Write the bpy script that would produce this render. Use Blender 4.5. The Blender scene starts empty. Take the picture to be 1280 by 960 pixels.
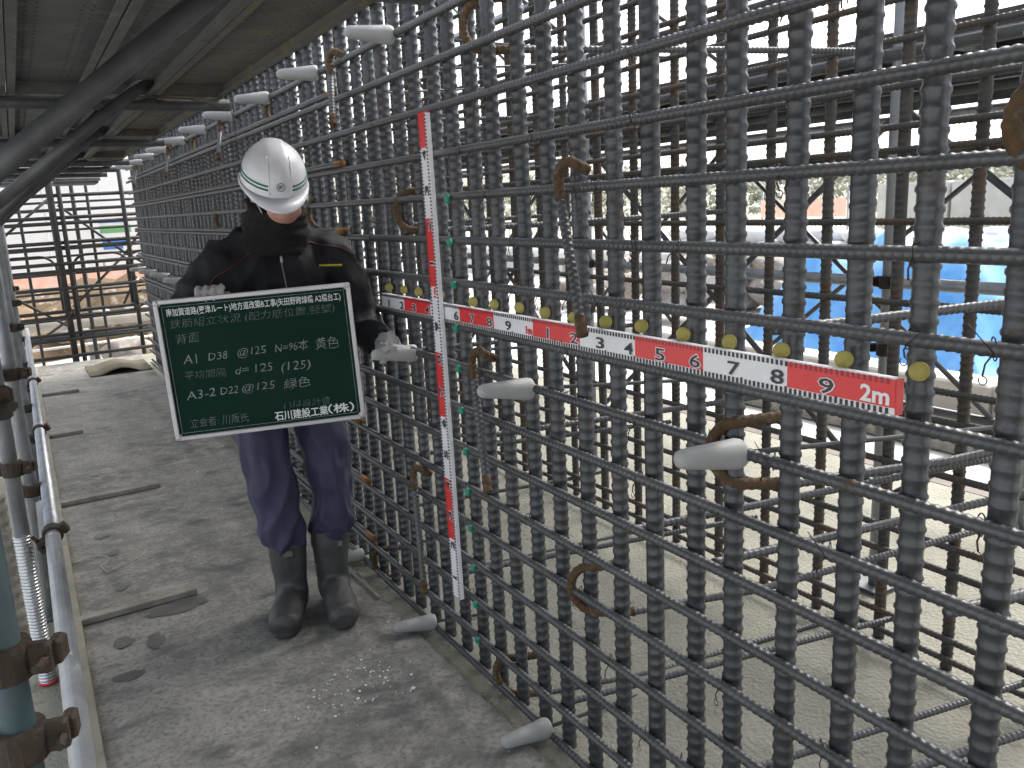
import bpy, bmesh, math, random
from mathutils import Vector, Matrix, Euler, noise

random.seed(7)
S = bpy.context.scene
COL = S.collection
R = math.radians
PI = math.pi

# ------------------------------------------------------------------ camera
cam_d = bpy.data.cameras.new('camera')
cam = bpy.data.objects.new('camera', cam_d)
COL.objects.link(cam)
cam_d.sensor_fit = 'HORIZONTAL'
cam_d.sensor_width = 36.0
cam_d.lens = 36.0 * 1041.15 / 1280.0
cam_d.clip_start = 0.02
cam_d.clip_end = 3000.0
_r = Vector((0.86016222, -0.50781982, -0.04732839))
_u = Vector((0.14753827, 0.15892379, 0.97620474))
_f = Vector((0.48821451, 0.84667719, -0.2116231))
CAM = Vector((-1.10188, -0.73544, 1.49318))
cam.matrix_world = Matrix(((_r.x, _u.x, -_f.x, CAM.x), (_r.y, _u.y, -_f.y, CAM.y), (_r.z, _u.z, -_f.z, CAM.z), (0, 0, 0, 1)))
S.camera = cam

# ------------------------------------------------------------------ world, sun, exposure
SUN_EL, SUN_AZ = R(46), R(75)          # azimuth measured from +y towards +x
W = bpy.data.worlds.new('World')
S.world = W
W.use_nodes = True
nt = W.node_tree
nt.nodes.clear()
sky = nt.nodes.new('ShaderNodeTexSky')
sky.sky_type = 'NISHITA'
sky.sun_disc = False
sky.sun_elevation = SUN_EL
sky.sun_rotation = SUN_AZ
sky.air_density = 1.0
sky.dust_density = 4.0
sky.ozone_density = 1.0
hsv = nt.nodes.new('ShaderNodeHueSaturation')      # cloud cover: a greyer sky
hsv.inputs['Saturation'].default_value = 0.35
bgn = nt.nodes.new('ShaderNodeBackground')
bgn.inputs['Strength'].default_value = 0.14
wo = nt.nodes.new('ShaderNodeOutputWorld')
nt.links.new(sky.outputs[0], hsv.inputs['Color'])
nt.links.new(hsv.outputs[0], bgn.inputs['Color'])
nt.links.new(bgn.outputs[0], wo.inputs['Surface'])
sd = bpy.data.lights.new('sun', 'SUN')
sd.energy = 1.2
sd.angle = R(18)
sd.color = (1.0, 0.96, 0.9)
sun = bpy.data.objects.new('sun', sd)
COL.objects.link(sun)
sdir = Vector((math.sin(SUN_AZ) * math.cos(SUN_EL), math.cos(SUN_AZ) * math.cos(SUN_EL), math.sin(SUN_EL)))
sun.rotation_euler = sdir.to_track_quat('Z', 'Y').to_euler()
sun.location = sdir * 30

S.view_settings.view_transform = 'Standard'
S.view_settings.look = 'None'
S.view_settings.exposure = 1.68
S.view_settings.gamma = 1.0
S.view_settings.use_curve_mapping = False
S.cycles.use_denoising = True
S.cycles.max_bounces = 6

# ------------------------------------------------------------------ materials
def mat(name, c1, c2=None, rough=0.6, metal=0.0, scale=6.0, bump=0.0, bscale=40.0, detail=6.0, lo=0.35, hi=0.65,
        c3=None, s3=20.0, lo3=0.6, hi3=0.7, rough3=None, spec=0.5, perobj=0.0, emit=None, trans=0.0):
    """noise-mixed principled material; c3 is a second, sharper layer (rust, stains, dust)"""
    m = bpy.data.materials.new(name)
    m.use_nodes = True
    n = m.node_tree.nodes
    L = m.node_tree.links
    b = n['Principled BSDF']
    b.inputs['Roughness'].default_value = rough
    b.inputs['Metallic'].default_value = metal
    b.inputs['Specular IOR Level'].default_value = spec
    tc = n.new('ShaderNodeTexCoord')
    vec = tc.outputs['Object']
    if perobj:
        oi = n.new('ShaderNodeObjectInfo')
        vm = n.new('ShaderNodeVectorMath')
        vm.operation = 'MULTIPLY_ADD'
        L.new(oi.outputs['Random'], vm.inputs[0])
        vm.inputs[1].default_value = (37.0, 11.0, 23.0)
        L.new(tc.outputs['Object'], vm.inputs[2])
        vec = vm.outputs[0]
    def noi(sc, det, lo, hi):
        t = n.new('ShaderNodeTexNoise')
        t.inputs['Scale'].default_value = sc
        t.inputs['Detail'].default_value = det
        t.inputs['Roughness'].default_value = 0.62
        L.new(vec, t.inputs['Vector'])
        r = n.new('ShaderNodeMapRange')
        r.inputs['From Min'].default_value = lo
        r.inputs['From Max'].default_value = hi
        L.new(t.outputs['Fac'], r.inputs['Value'])
        return r.outputs[0]
    def mix(fac, a, bb):
        x = n.new('ShaderNodeMix')
        x.data_type = 'RGBA'
        L.new(fac, x.inputs[0])
        for s, v in ((x.inputs[6], a), (x.inputs[7], bb)):
            if isinstance(v, tuple):
                s.default_value = v + (1,)
            else:
                L.new(v, s)
        return x.outputs[2]
    col = c1
    if c2:
        col = mix(noi(scale, detail, lo, hi), c1, c2)
    if c3:
        f3 = noi(s3, 5.0, lo3, hi3)
        col = mix(f3, col, c3)
        if rough3 is not None:
            rr = n.new('ShaderNodeMapRange')
            L.new(f3, rr.inputs['Value'])
            rr.inputs['To Min'].default_value = rough
            rr.inputs['To Max'].default_value = rough3
            L.new(rr.outputs[0], b.inputs['Roughness'])
    if isinstance(col, tuple):
        b.inputs['Base Color'].default_value = col + (1,)
    else:
        L.new(col, b.inputs['Base Color'])
    if bump:
        t = n.new('ShaderNodeTexNoise')
        t.inputs['Scale'].default_value = bscale
        t.inputs['Detail'].default_value = 5.0
        L.new(vec, t.inputs['Vector'])
        bp = n.new('ShaderNodeBump')
        bp.inputs['Strength'].default_value = bump
        bp.inputs['Distance'].default_value = 0.02
        L.new(t.outputs['Fac'], bp.inputs['Height'])
        L.new(bp.outputs[0], b.inputs['Normal'])
    return m

RUST = (0.16, 0.075, 0.025)
M = {}
M['bar'] = mat('bar_steel', (0.064, 0.068, 0.075), (0.084, 0.088, 0.095), 0.38, 0.5, 5, 0.06, 300, c3=(0.098, 0.066, 0.042), s3=24, lo3=0.60, hi3=0.76, rough3=0.85, perobj=1)
M['bar_h'] = mat('bar_steel_light', (0.078, 0.081, 0.085), (0.108, 0.111, 0.114), 0.40, 0.5, 5, 0.06, 280, c3=(0.13, 0.075, 0.03), s3=14, lo3=0.64, hi3=0.74, rough3=0.85, perobj=1)
M['bar_b'] = mat('bar_steel_back', (0.06, 0.058, 0.055), (0.09, 0.086, 0.08), 0.6, 0.35, 9, 0.1, 200, c3=(0.11, 0.065, 0.035), s3=6, lo3=0.5, hi3=0.7, perobj=1)
M['rust'] = mat('rusty_steel', (0.115, 0.064, 0.027), (0.062, 0.044, 0.022), 0.85, 0.1, 60, 0.3, 200, c3=(0.13, 0.13, 0.12), s3=40, lo3=0.58, hi3=0.68, perobj=1)
M['tip'] = mat('orange_rust', (0.30, 0.13, 0.03), (0.16, 0.08, 0.03), 0.9, 0.0, 80, 0.3, 200, perobj=1)
M['wire'] = mat('annealed_wire', (0.035, 0.03, 0.026), (0.10, 0.06, 0.03), 0.6, 0.4, 40)
M['conc'] = mat('footing_concrete', (0.31, 0.30, 0.245), (0.235, 0.23, 0.185), 0.9, 0, 2.2, 0.5, 70, c3=(0.20, 0.185, 0.14), s3=14, lo3=0.58, hi3=0.72)
M['walk'] = None
M['wood'] = mat('grey_timber', (0.30, 0.285, 0.25), (0.19, 0.18, 0.155), 0.85, 0, 12, 0.3, 60, perobj=1)
M['wood2'] = mat('pale_timber', (0.30, 0.28, 0.215), (0.22, 0.205, 0.16), 0.85, 0, 5, 0.3, 60)
M['timber'] = mat('yellow_timber', (0.42, 0.31, 0.17), (0.28, 0.20, 0.11), 0.8, 0, 8, 0.2, 40, perobj=1)
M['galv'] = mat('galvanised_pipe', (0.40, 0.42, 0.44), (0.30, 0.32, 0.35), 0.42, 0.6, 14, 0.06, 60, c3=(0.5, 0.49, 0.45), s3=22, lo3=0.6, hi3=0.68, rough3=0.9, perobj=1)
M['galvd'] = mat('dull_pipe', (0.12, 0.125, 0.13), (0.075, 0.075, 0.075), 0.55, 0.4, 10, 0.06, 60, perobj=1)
M['galvb'] = mat('blue_green_pipe', (0.035, 0.07, 0.085), (0.06, 0.085, 0.09), 0.5, 0.2, 12, 0.06, 60, c3=(0.03, 0.08, 0.22), s3=4, lo3=0.6, hi3=0.65)
M['pdark'] = mat('silhouette_pipe', (0.022, 0.022, 0.024), (0.04, 0.038, 0.036), 0.6, 0.2, 10, perobj=1)  # backlit silhouette darkness of the pipes put into their base colour
M['clamp'] = mat('rusty_clamp', (0.036, 0.033, 0.03), (0.062, 0.04, 0.024), 0.75, 0.3, 45, 0.3, 120, perobj=1)
M['sheath'] = mat('bright_sheath', (0.62, 0.63, 0.64), (0.5, 0.51, 0.52), 0.28, 0.9, 20)
M['plank'] = mat('deck_plank', (0.135, 0.14, 0.14), (0.09, 0.093, 0.093), 0.6, 0.35, 7, 0.1, 50, c3=(0.22, 0.21, 0.18), s3=11, lo3=0.58, hi3=0.7, perobj=1)
M['plankm'] = mat('mossy_plank', (0.13, 0.128, 0.115), (0.085, 0.084, 0.075), 0.8, 0.1, 6, 0.2, 50, c3=(0.15, 0.135, 0.075), s3=9, lo3=0.52, hi3=0.66, perobj=1)
M['cone'] = mat('grey_plastic', (0.38, 0.385, 0.38), (0.34, 0.345, 0.34), 0.6, 0, 8, 0.04, 80, c3=(0.26, 0.25, 0.22), s3=18, lo3=0.62, hi3=0.75, perobj=1)
M['white'] = mat('staff_white', (0.78, 0.78, 0.80), (0.72, 0.72, 0.75), 0.35, 0, 20)
M['red'] = mat('staff_red', (0.70, 0.045, 0.045), (0.64, 0.04, 0.045), 0.35, 0, 20)
M['ink'] = mat('staff_ink', (0.03, 0.032, 0.04), None, 0.45)
M['yellow'] = mat('yellow_tape', (0.34, 0.30, 0.065), (0.28, 0.245, 0.06), 0.6, 0, 60, perobj=1)
M['green'] = mat('green_tape', (0.01, 0.25, 0.155), (0.012, 0.21, 0.13), 0.55, 0, 60, perobj=1)
M['board'] = mat('chalkboard_green', (0.005, 0.026, 0.018), (0.008, 0.032, 0.022), 0.75, 0, 5, spec=0.12, c3=(0.016, 0.03, 0.024), s3=3.5, lo3=0.6, hi3=0.8)
M['alum'] = mat('aluminium_frame', (0.52, 0.52, 0.54), (0.46, 0.46, 0.49), 0.4, 0.5, 10)
M['print'] = mat('white_print', (0.74, 0.76, 0.78), None, 0.6)
M['chalk'] = mat('chalk', (0.34, 0.39, 0.39), (0.14, 0.18, 0.175), 0.9, 0, 55)
M['chalk2'] = mat('faint_chalk', (0.19, 0.235, 0.225), (0.07, 0.10, 0.095), 0.9, 0, 55)
M['jacket'] = mat('black_jacket', (0.009, 0.0093, 0.011), (0.014, 0.0145, 0.018), 0.7, 0, 9, 0.15, 300, spec=0.3)
M['fleece'] = mat('black_knit', (0.009, 0.009, 0.010), (0.016, 0.016, 0.018), 0.95, 0, 40, 0.8, 350)
M['trouser'] = mat('navy_trousers', (0.042, 0.043, 0.095), (0.028, 0.028, 0.066), 0.7, 0, 6, 0.15, 250)
M['boot'] = mat('rubber_boot', (0.040, 0.041, 0.043), (0.065, 0.065, 0.064), 0.5, 0, 9, 0.08, 60, c3=(0.12, 0.115, 0.10), s3=16, lo3=0.6, hi3=0.8, rough3=0.85)
M['glove'] = mat('knit_glove', (0.46, 0.45, 0.43), (0.36, 0.355, 0.34), 0.95, 0, 30, 0.6, 320)
M['skin'] = mat('skin', (0.50, 0.27, 0.21), (0.44, 0.22, 0.17), 0.5, 0, 20)
M['helmet'] = mat('helmet_white', (0.72, 0.73, 0.78), (0.69, 0.70, 0.75), 0.25, 0, 6, c3=(0.60, 0.60, 0.64), s3=14, lo3=0.62, hi3=0.75)
M['stripe'] = mat('helmet_green', (0.0, 0.16, 0.09), None, 0.4)
M['grey'] = mat('grey_mark', (0.2, 0.2, 0.22), None, 0.5)
M['seam'] = mat('red_piping', (0.075, 0.014, 0.012), None, 0.6)
M['logo'] = mat('yellow_thread', (0.5, 0.42, 0.02), None, 0.6)
M['paper'] = mat('paper', (0.75, 0.75, 0.8), None, 0.8)
M['string'] = mat('cord', (0.45, 0.43, 0.36), None, 0.9)
M['crumb'] = mat('white_crumb', (0.8, 0.8, 0.78), None, 0.9)
M['ground'] = mat('pale_ground', (0.62, 0.61, 0.58), (0.45, 0.43, 0.39), 0.95, 0, 0.6, 0.6, 8, c3=(0.30, 0.27, 0.22), s3=2.0, lo3=0.58, hi3=0.75)
M['mud'] = mat('brown_mud', (0.20, 0.135, 0.072), (0.13, 0.09, 0.052), 0.95, 0, 3, 0.6, 12, c3=(0.42, 0.36, 0.28), s3=4, lo3=0.58, hi3=0.68)
M['rock'] = mat('boulder', (0.36, 0.33, 0.30), (0.26, 0.21, 0.17), 0.9, 0, 4, 0.6, 10, c3=(0.55, 0.54, 0.52), s3=6, lo3=0.55, hi3=0.68, perobj=1)
M['tarp'] = mat('blue_tarp', (0.09, 0.33, 0.76), (0.20, 0.48, 0.85), 0.4, 0, 3, 0.25, 9)
M['orange'] = mat('washed_out_orange_net', (0.88, 0.46, 0.32), (0.86, 0.60, 0.50), 0.7, 0, 5)  # overexposed wash put into the colour, paler than the net itself
M['hoard'] = mat('white_panel', (0.78, 0.78, 0.76), (0.72, 0.72, 0.70), 0.6, 0, 2)
M['blue'] = mat('sign_blue', (0.06, 0.20, 0.55), None, 0.5)
M['signg'] = mat('sign_green', (0.14, 0.38, 0.17), None, 0.5)
M['steel'] = mat('steel_beam', (0.10, 0.09, 0.08), (0.14, 0.11, 0.085), 0.7, 0.3, 5, perobj=1)
M['block'] = mat('precast_concrete', (0.56, 0.54, 0.48), (0.47, 0.45, 0.40), 0.9, 0, 3, 0.3, 25, perobj=1)
M['bag'] = mat('white_sandbag', (0.72, 0.72, 0.72), (0.62, 0.62, 0.60), 0.8, 0, 6, 0.3, 20, perobj=1)
M['hill'] = mat('haze_pale_hill', (0.42, 0.42, 0.34), (0.50, 0.47, 0.40), 0.95, 0, 0.05, 0.5, 1)  # bright distant haze painted into the earth colour
M['leaf'] = mat('haze_pale_foliage', (0.26, 0.28, 0.20), (0.36, 0.35, 0.28), 0.8, 0, 0.3)  # foliage colour lifted to stand for the bright haze
M['pipe'] = mat('concrete_pipe', (0.48, 0.43, 0.37), (0.40, 0.36, 0.31), 0.85, 0, 4, 0.2, 30)
M['mat'] = mat('brown_mat', (0.13, 0.11, 0.07), (0.09, 0.08, 0.055), 0.9, 0, 6, 0.2, 40)

def walkway_material():
    m = bpy.data.materials.new('dirty_walkway')
    m.use_nodes = True
    n, L = m.node_tree.nodes, m.node_tree.links
    b = n['Principled BSDF']
    tc = n.new('ShaderNodeTexCoord')
    def noi(sc, lo, hi, stretch=(1, 1, 1), det=8):
        mp = n.new('ShaderNodeMapping')
        mp.inputs['Scale'].default_value = stretch
        L.new(tc.outputs['Object'], mp.inputs['Vector'])
        t = n.new('ShaderNodeTexNoise')
        t.inputs['Scale'].default_value = sc
        t.inputs['Detail'].default_value = det
        t.inputs['Roughness'].default_value = 0.65
        L.new(mp.outputs[0], t.inputs['Vector'])
        r = n.new('ShaderNodeMapRange')
        r.inputs['From Min'].default_value = lo
        r.inputs['From Max'].default_value = hi
        L.new(t.outputs['Fac'], r.inputs['Value'])
        return r.outputs[0]
    def mix(f, a, c):
        x = n.new('ShaderNodeMix')
        x.data_type = 'RGBA'
        L.new(f, x.inputs[0])
        for s, v in ((x.inputs[6], a), (x.inputs[7], c)):
            if isinstance(v, tuple): s.default_value = v + (1,)
            else: L.new(v, s)
        return x.outputs[2]
    base = mix(noi(1.6, 0.38, 0.62), (0.145, 0.141, 0.129), (0.296, 0.285, 0.256))
    col = mix(noi(14, 0.40, 0.66), base, (0.340, 0.325, 0.292))
    col = mix(noi(55, 0.45, 0.70), col, (0.126, 0.124, 0.115))
    dark = noi(5.5, 0.53, 0.66, (0.8, 1.6, 1))
    col = mix(dark, col, (0.107, 0.108, 0.107))
    col = mix(noi(2.6, 0.56, 0.70), col, (0.107, 0.107, 0.105))
    col = mix(noi(3.4, 0.60, 0.80, (0.5, 2.0, 1)), col, (0.378, 0.366, 0.333))
    col = mix(noi(24, 0.66, 0.72, (1, 2.2, 1)), col, (0.069, 0.068, 0.065))
    col = mix(noi(95, 0.71, 0.75), col, (0.5, 0.5, 0.48))
    L.new(col, b.inputs['Base Color'])
    rr = n.new('ShaderNodeMapRange')
    L.new(dark, rr.inputs['Value'])
    rr.inputs['To Min'].default_value = 0.75
    rr.inputs['To Max'].default_value = 0.38
    L.new(rr.outputs[0], b.inputs['Roughness'])
    bp = n.new('ShaderNodeBump')
    bp.inputs['Strength'].default_value = 0.5
    bp.inputs['Distance'].default_value = 0.012
    L.new(noi(18, 0.3, 0.7), bp.inputs['Height'])
    L.new(bp.outputs[0], b.inputs['Normal'])
    return m
M['walk'] = walkway_material()

# ------------------------------------------------------------------ mesh helpers
class MB:
    def __init__(s):
        s.v, s.f = [], []
    def add(s, vs, fs):
        o = len(s.v)
        s.v += [tuple(p) for p in vs]
        s.f += [tuple(i + o for i in f) for f in fs]
        return s
    def box(s, c, d, rot=None, bev=0.0):
        c = Vector(c)
        x, y, z = d[0] / 2, d[1] / 2, d[2] / 2
        if bev:
            b = min(bev, x * .9, y * .9, z * .9)
            vs, fs = [], []
            for sz, inset in ((-z, b), (-z + b, 0), (z - b, 0), (z, b)):
                X, Y = x - inset, y - inset
                bb = b * 0.7
                vs += [(-X + bb, -Y, sz), (X - bb, -Y, sz), (X, -Y + bb, sz), (X, Y - bb, sz), (X - bb, Y, sz), (-X + bb, Y, sz), (-X, Y - bb, sz), (-X, -Y + bb, sz)]
            for k in range(3):
                for i in range(8):
                    j = (i + 1) % 8
                    fs.append((k * 8 + i, k * 8 + j, k * 8 + 8 + j, k * 8 + 8 + i))
            fs += [tuple(range(7, -1, -1)), tuple(range(24, 32))]
        else:
            vs = [(-x, -y, -z), (x, -y, -z), (x, y, -z), (-x, y, -z), (-x, -y, z), (x, -y, z), (x, y, z), (-x, y, z)]
            fs = [(0, 3, 2, 1), (4, 5, 6, 7), (0, 1, 5, 4), (1, 2, 6, 5), (2, 3, 7, 6), (3, 0, 4, 7)]
        m = rot if rot else Matrix.Identity(3)
        return s.add([c + m @ Vector(p) for p in vs], fs)
    def tube(s, path, rad, sides=10, cap=True, up=None, closed=False):
        """sweep a circle (rad number, list, or list of (rx, ry)) along a path"""
        P = [Vector(p) for p in path]
        n = len(P)
        rs = rad if isinstance(rad, (list, tuple)) else [rad] * n
        T = []
        for i in range(n):
            a = P[i - 1] if (i or closed) else P[i]
            b = P[(i + 1) % n] if (i < n - 1 or closed) else P[i]
            t = b - a
            T.append(t.normalized() if t.length > 1e-9 else Vector((0, 0, 1)))
        ref = Vector(up) if up else (Vector((0, 0, 1)) if abs(T[0].z) < 0.9 else Vector((1, 0, 0)))
        vs = []
        for i in range(n):
            a = ref - T[i] * ref.dot(T[i])
            if a.length < 1e-6:
                a = T[i].orthogonal()
            a.normalize()
            if not up:
                ref = a
            b = T[i].cross(a)
            rx, ry = rs[i] if isinstance(rs[i], (tuple, list)) else (rs[i], rs[i])
            for k in range(sides):
                q = 2 * PI * k / sides
                vs.append(P[i] + a * (math.cos(q) * rx) + b * (math.sin(q) * ry))
        fs = []
        for i in range(n if closed else n - 1):
            j = (i + 1) % n
            for k in range(sides):
                l = (k + 1) % sides
                fs.append((i * sides + k, i * sides + l, j * sides + l, j * sides + k))
        if cap and not closed:
            fs.append(tuple(range(sides - 1, -1, -1)))
            fs.append(tuple((n - 1) * sides + k for k in range(sides)))
        return s.add(vs, fs)
    def lathe(s, prof, sides=20, mtx=None):
        """prof: list of (r, z)"""
        vs, fs = [], []
        for r, z in prof:
            for k in range(sides):
                q = 2 * PI * k / sides
                vs.append(Vector((r * math.cos(q), r * math.sin(q), z)))
        for i in range(len(prof) - 1):
            for k in range(sides):
                l = (k + 1) % sides
                fs.append((i * sides + k, i * sides + l, (i + 1) * sides + l, (i + 1) * sides + k))
        fs.append(tuple(range(sides - 1, -1, -1)))
        fs.append(tuple((len(prof) - 1) * sides + k for k in range(sides)))
        if mtx:
            vs = [mtx @ p for p in vs]
        return s.add(vs, fs)
    def ell(s, c, r, rot=None, seg=14, rings=9):
        vs, fs = [], []
        m = rot if rot else Matrix.Identity(3)
        c = Vector(c)
        for i in range(1, rings):
            t = PI * i / rings
            for k in range(seg):
                q = 2 * PI * k / seg
                vs.append(c + m @ Vector((r[0] * math.sin(t) * math.cos(q), r[1] * math.sin(t) * math.sin(q), r[2] * math.cos(t))))
        top, bot = len(vs), len(vs) + 1
        vs += [c + m @ Vector((0, 0, r[2])), c + m @ Vector((0, 0, -r[2]))]
        for i in range(rings - 2):
            for k in range(seg):
                l = (k + 1) % seg
                fs.append((i * seg + k, (i + 1) * seg + k, (i + 1) * seg + l, i * seg + l))
        for k in range(seg):
            l = (k + 1) % seg
            fs.append((top, k, l))
            fs.append((bot, (rings - 2) * seg + l, (rings - 2) * seg + k))
        return s.add(vs, fs)
    def mesh(s, name, smooth=False):
        me = bpy.data.meshes.new(name)
        me.from_pydata(s.v, [], s.f)
        me.update()
        if smooth:
            me.polygons.foreach_set('use_smooth', [True] * len(me.polygons))
        return me
    def build(s, name, m, parent=None, smooth=False, loc=None, rot=None):
        return obj(name, s.mesh(name, smooth), m, parent, loc, rot)

def setmat(me, m):
    if not me.materials:
        me.materials.append(M[m] if isinstance(m, str) else m)
def obj(name, me, m=None, parent=None, loc=None, rot=None):
    if m is not None:
        setmat(me, m)
    o = bpy.data.objects.new(name, me)
    COL.objects.link(o)
    if parent: o.parent = parent
    if loc is not None: o.location = loc
    if rot is not None: o.rotation_euler = rot
    return o
def tag(o, label, cat, group=None):
    o['label'] = label
    o['category'] = cat
    if group: o['group'] = group
    return o
def thing(name, label, cat, loc=(0, 0, 0), group=None, rot=None):
    o = obj(name, None, None, None, loc, rot)
    o.empty_display_size = 0.1
    return tag(o, label, cat, group)
def struct(o, kind='structure'):
    o['kind'] = kind
    return o
def remesh(mb, name, voxel, smooth=6, disp=0.0, dscale=8.0, dstretch=(1, 1, 1), seed=0.0, factor=0.5):
    """fuse a set of overlapping lofts into one continuous skin"""
    me = mb.mesh('tmp')
    o = bpy.data.objects.new('tmp', me)
    COL.objects.link(o)
    a = o.modifiers.new('r', 'REMESH')
    a.mode = 'VOXEL'
    a.voxel_size = voxel
    if smooth:
        b = o.modifiers.new('s', 'SMOOTH')
        b.iterations = smooth
        b.factor = factor
    dg = bpy.context.evaluated_depsgraph_get()
    dg.update()
    out = bpy.data.meshes.new_from_object(o.evaluated_get(dg))
    bpy.data.objects.remove(o)
    bpy.data.meshes.remove(me)
    out.name = name
    if disp:
        ns = [v.normal.copy() for v in out.vertices]
        for v, nn in zip(out.vertices, ns):
            q = Vector((v.co.x * dstretch[0], v.co.y * dstretch[1], v.co.z * dstretch[2])) * dscale + Vector((seed, seed, seed))
            d = 1 - abs(noise.noise(q)) * 2 + 0.5 * noise.noise(q * 2.3)
            v.co += nn * (disp * (d - 0.5))
    out.polygons.foreach_set('use_smooth', [True] * len(out.polygons))
    return out
def text_mesh(s, size, name='lettering', extrude=0.0004, bold=0.0, shear=0.0, width=None, align='LEFT', space=1.0):
    cu = bpy.data.curves.new('t', 'FONT')
    cu.body = s
    cu.size = size
    cu.extrude = extrude
    cu.offset = bold
    cu.shear = shear
    cu.align_x = align
    cu.resolution_u = 2
    cu.space_character = space
    o = bpy.data.objects.new('t', cu)
    COL.objects.link(o)
    dg = bpy.context.evaluated_depsgraph_get()
    dg.update()
    me = bpy.data.meshes.new_from_object(o.evaluated_get(dg))
    bpy.data.objects.remove(o)
    bpy.data.curves.remove(cu)
    me.name = name
    if width and me.vertices:
        xs = [v.co.x for v in me.vertices]
        k = width / (max(xs) - min(xs))
        x0 = min(xs)
        for v in me.vertices:
            v.co.x = (v.co.x - x0) * k
    return me

# ================================================================== SETTING
mb = MB()
N = 40
# ground: one sheet out to the horizon, finer near the site
xs = sorted(set([-1500, -600, -200, -60] + [-30 + 2 * i for i in range(46)] + [90, 200, 600, 1500]))
ys = sorted(set([-1500, -600, -200, -60] + [-20 + 2 * i for i in range(46)] + [100, 200, 600, 1500]))
gv, gf = [], []
for y in ys:
    for x in xs:
        d = max(0.0, min(1.0, (math.hypot(x - 1, y - 4) - 7) / 12))
        z = -0.5 + d * 0.16 * noise.noise(Vector((x * 0.13, y * 0.13, 0)))
        gv.append((x, y, z))
for j in range(len(ys) - 1):
    for i in range(len(xs) - 1):
        a = j * len(xs) + i
        gf.append((a, a + 1, a + 1 + len(xs), a + len(xs)))
struct(MB().add(gv, gf).build('ground', 'ground', smooth=True))

# concrete footing that carries the rebar, with a lower lean-concrete step along the left side
def slab(name, x0, x1, y0, y1, z0, z1, m, nx=30, ny=120, amp=0.004, sc=2.5):
    v, f = [], []
    for j in range(ny + 1):
        for i in range(nx + 1):
            x = x0 + (x1 - x0) * i / nx
            y = y0 + (y1 - y0) * j / ny
            ed = 0 if 0 < i < nx and 0 < j < ny else 1
            v.append((x, y, z1 + (0 if ed else amp * noise.noise(Vector((x * sc, y * sc, 3.0))))))
    for j in range(ny):
        for i in range(nx):
            a = j * (nx + 1) + i
            f.append((a, a + 1, a + nx + 2, a + nx + 1))
    mb = MB().add(v, f)
    c = [(x0, y0), (x1, y0), (x1, y1), (x0, y1)]
    b = [(x, y, z0) for x, y in c] + [(x, y, z1) for x, y in c]
    mb.add(b, [(0, 1, 5, 4), (1, 2, 6, 5), (2, 3, 7, 6), (3, 0, 4, 7)])
    return mb.build(name, m, smooth=False)
struct(slab('concrete_footing', -1.165, 2.75, -3.4, 9.6, -0.56, 0.0, 'conc', amp=0.006))
struct(slab('lean_concrete', -1.75, -1.168, -3.4, 9.6, -0.58, -0.10, 'conc', nx=6))
wk = slab('walkway', -1.096, -0.075, -3.4, 9.5, 0.006, 0.019, 'walk', nx=60, ny=400, amp=0.003, sc=5.0)
struct(wk)

# ================================================================== REBAR
def rebar_mesh(name, R0, length, pitch, sides=10, rib=1.13):
    """straight ribbed bar along +z from 0, with two longitudinal ribs"""
    mb = MB()
    n = int(length / pitch)
    prof = []
    for i in range(n):
        z = i * pitch
        prof += [(1.0, z), (1.0, z + 0.52 * pitch), (rib, z + 0.66 * pitch), (rib, z + 0.84 * pitch)]
    prof.append((1.0, length))
    vs, fs = [], []
    for r, z in prof:
        for k in range(sides):
            q = 2 * PI * k / sides
            rr = R0 * r
            if k % (sides // 2) == 0:
                rr = R0 * rib
            vs.append((rr * math.cos(q), rr * math.sin(q), z + (0.10 * pitch * math.cos(q) if 0 < z < length else 0)))
    for i in range(len(prof) - 1):
        for k in range(sides):
            l = (k + 1) % sides
            fs.append((i * sides + k, i * sides + l, (i + 1) * sides + l, (i + 1) * sides + k))
    fs.append(tuple(range(sides - 1, -1, -1)))
    fs.append(tuple((len(prof) - 1) * sides + k for k in range(sides)))
    return MB().add(vs, fs).mesh(name, True)
def bent_bar(path, R0, pitch, m, parent, name='tie_bar', sides=9, rib=1.11):
    """ribbed bar swept along a smooth path"""
    P = [Vector(p) for p in path]
    seg = [(P[i + 1] - P[i]).length for i in range(len(P) - 1)]
    tot = sum(seg)
    def at(d):
        for i, L in enumerate(seg):
            if d <= L or i == len(seg) - 1:
                return P[i].lerp(P[i + 1], min(1, d / L))
            d -= L
    pts, rad = [], []
    n = max(2, int(tot / pitch))
    for i in range(n):
        for o, r in ((0, 1), (0.5, 1), (0.66, rib), (0.84, rib)):
            pts.append(at((i + o) * tot / n))
            rad.append(R0 * r)
    pts.append(P[-1])
    rad.append(R0)
    return MB().tube(pts, rad, sides).build(name, m, parent, True)
def arc(c, r, a0, a1, e1, e2, n=12):
    c, e1, e2 = Vector(c), Vector(e1), Vector(e2)
    return [c + e1 * (r * math.cos(a0 + (a1 - a0) * i / n)) + e2 * (r * math.sin(a0 + (a1 - a0) * i / n)) for i in range(n + 1)]

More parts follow.
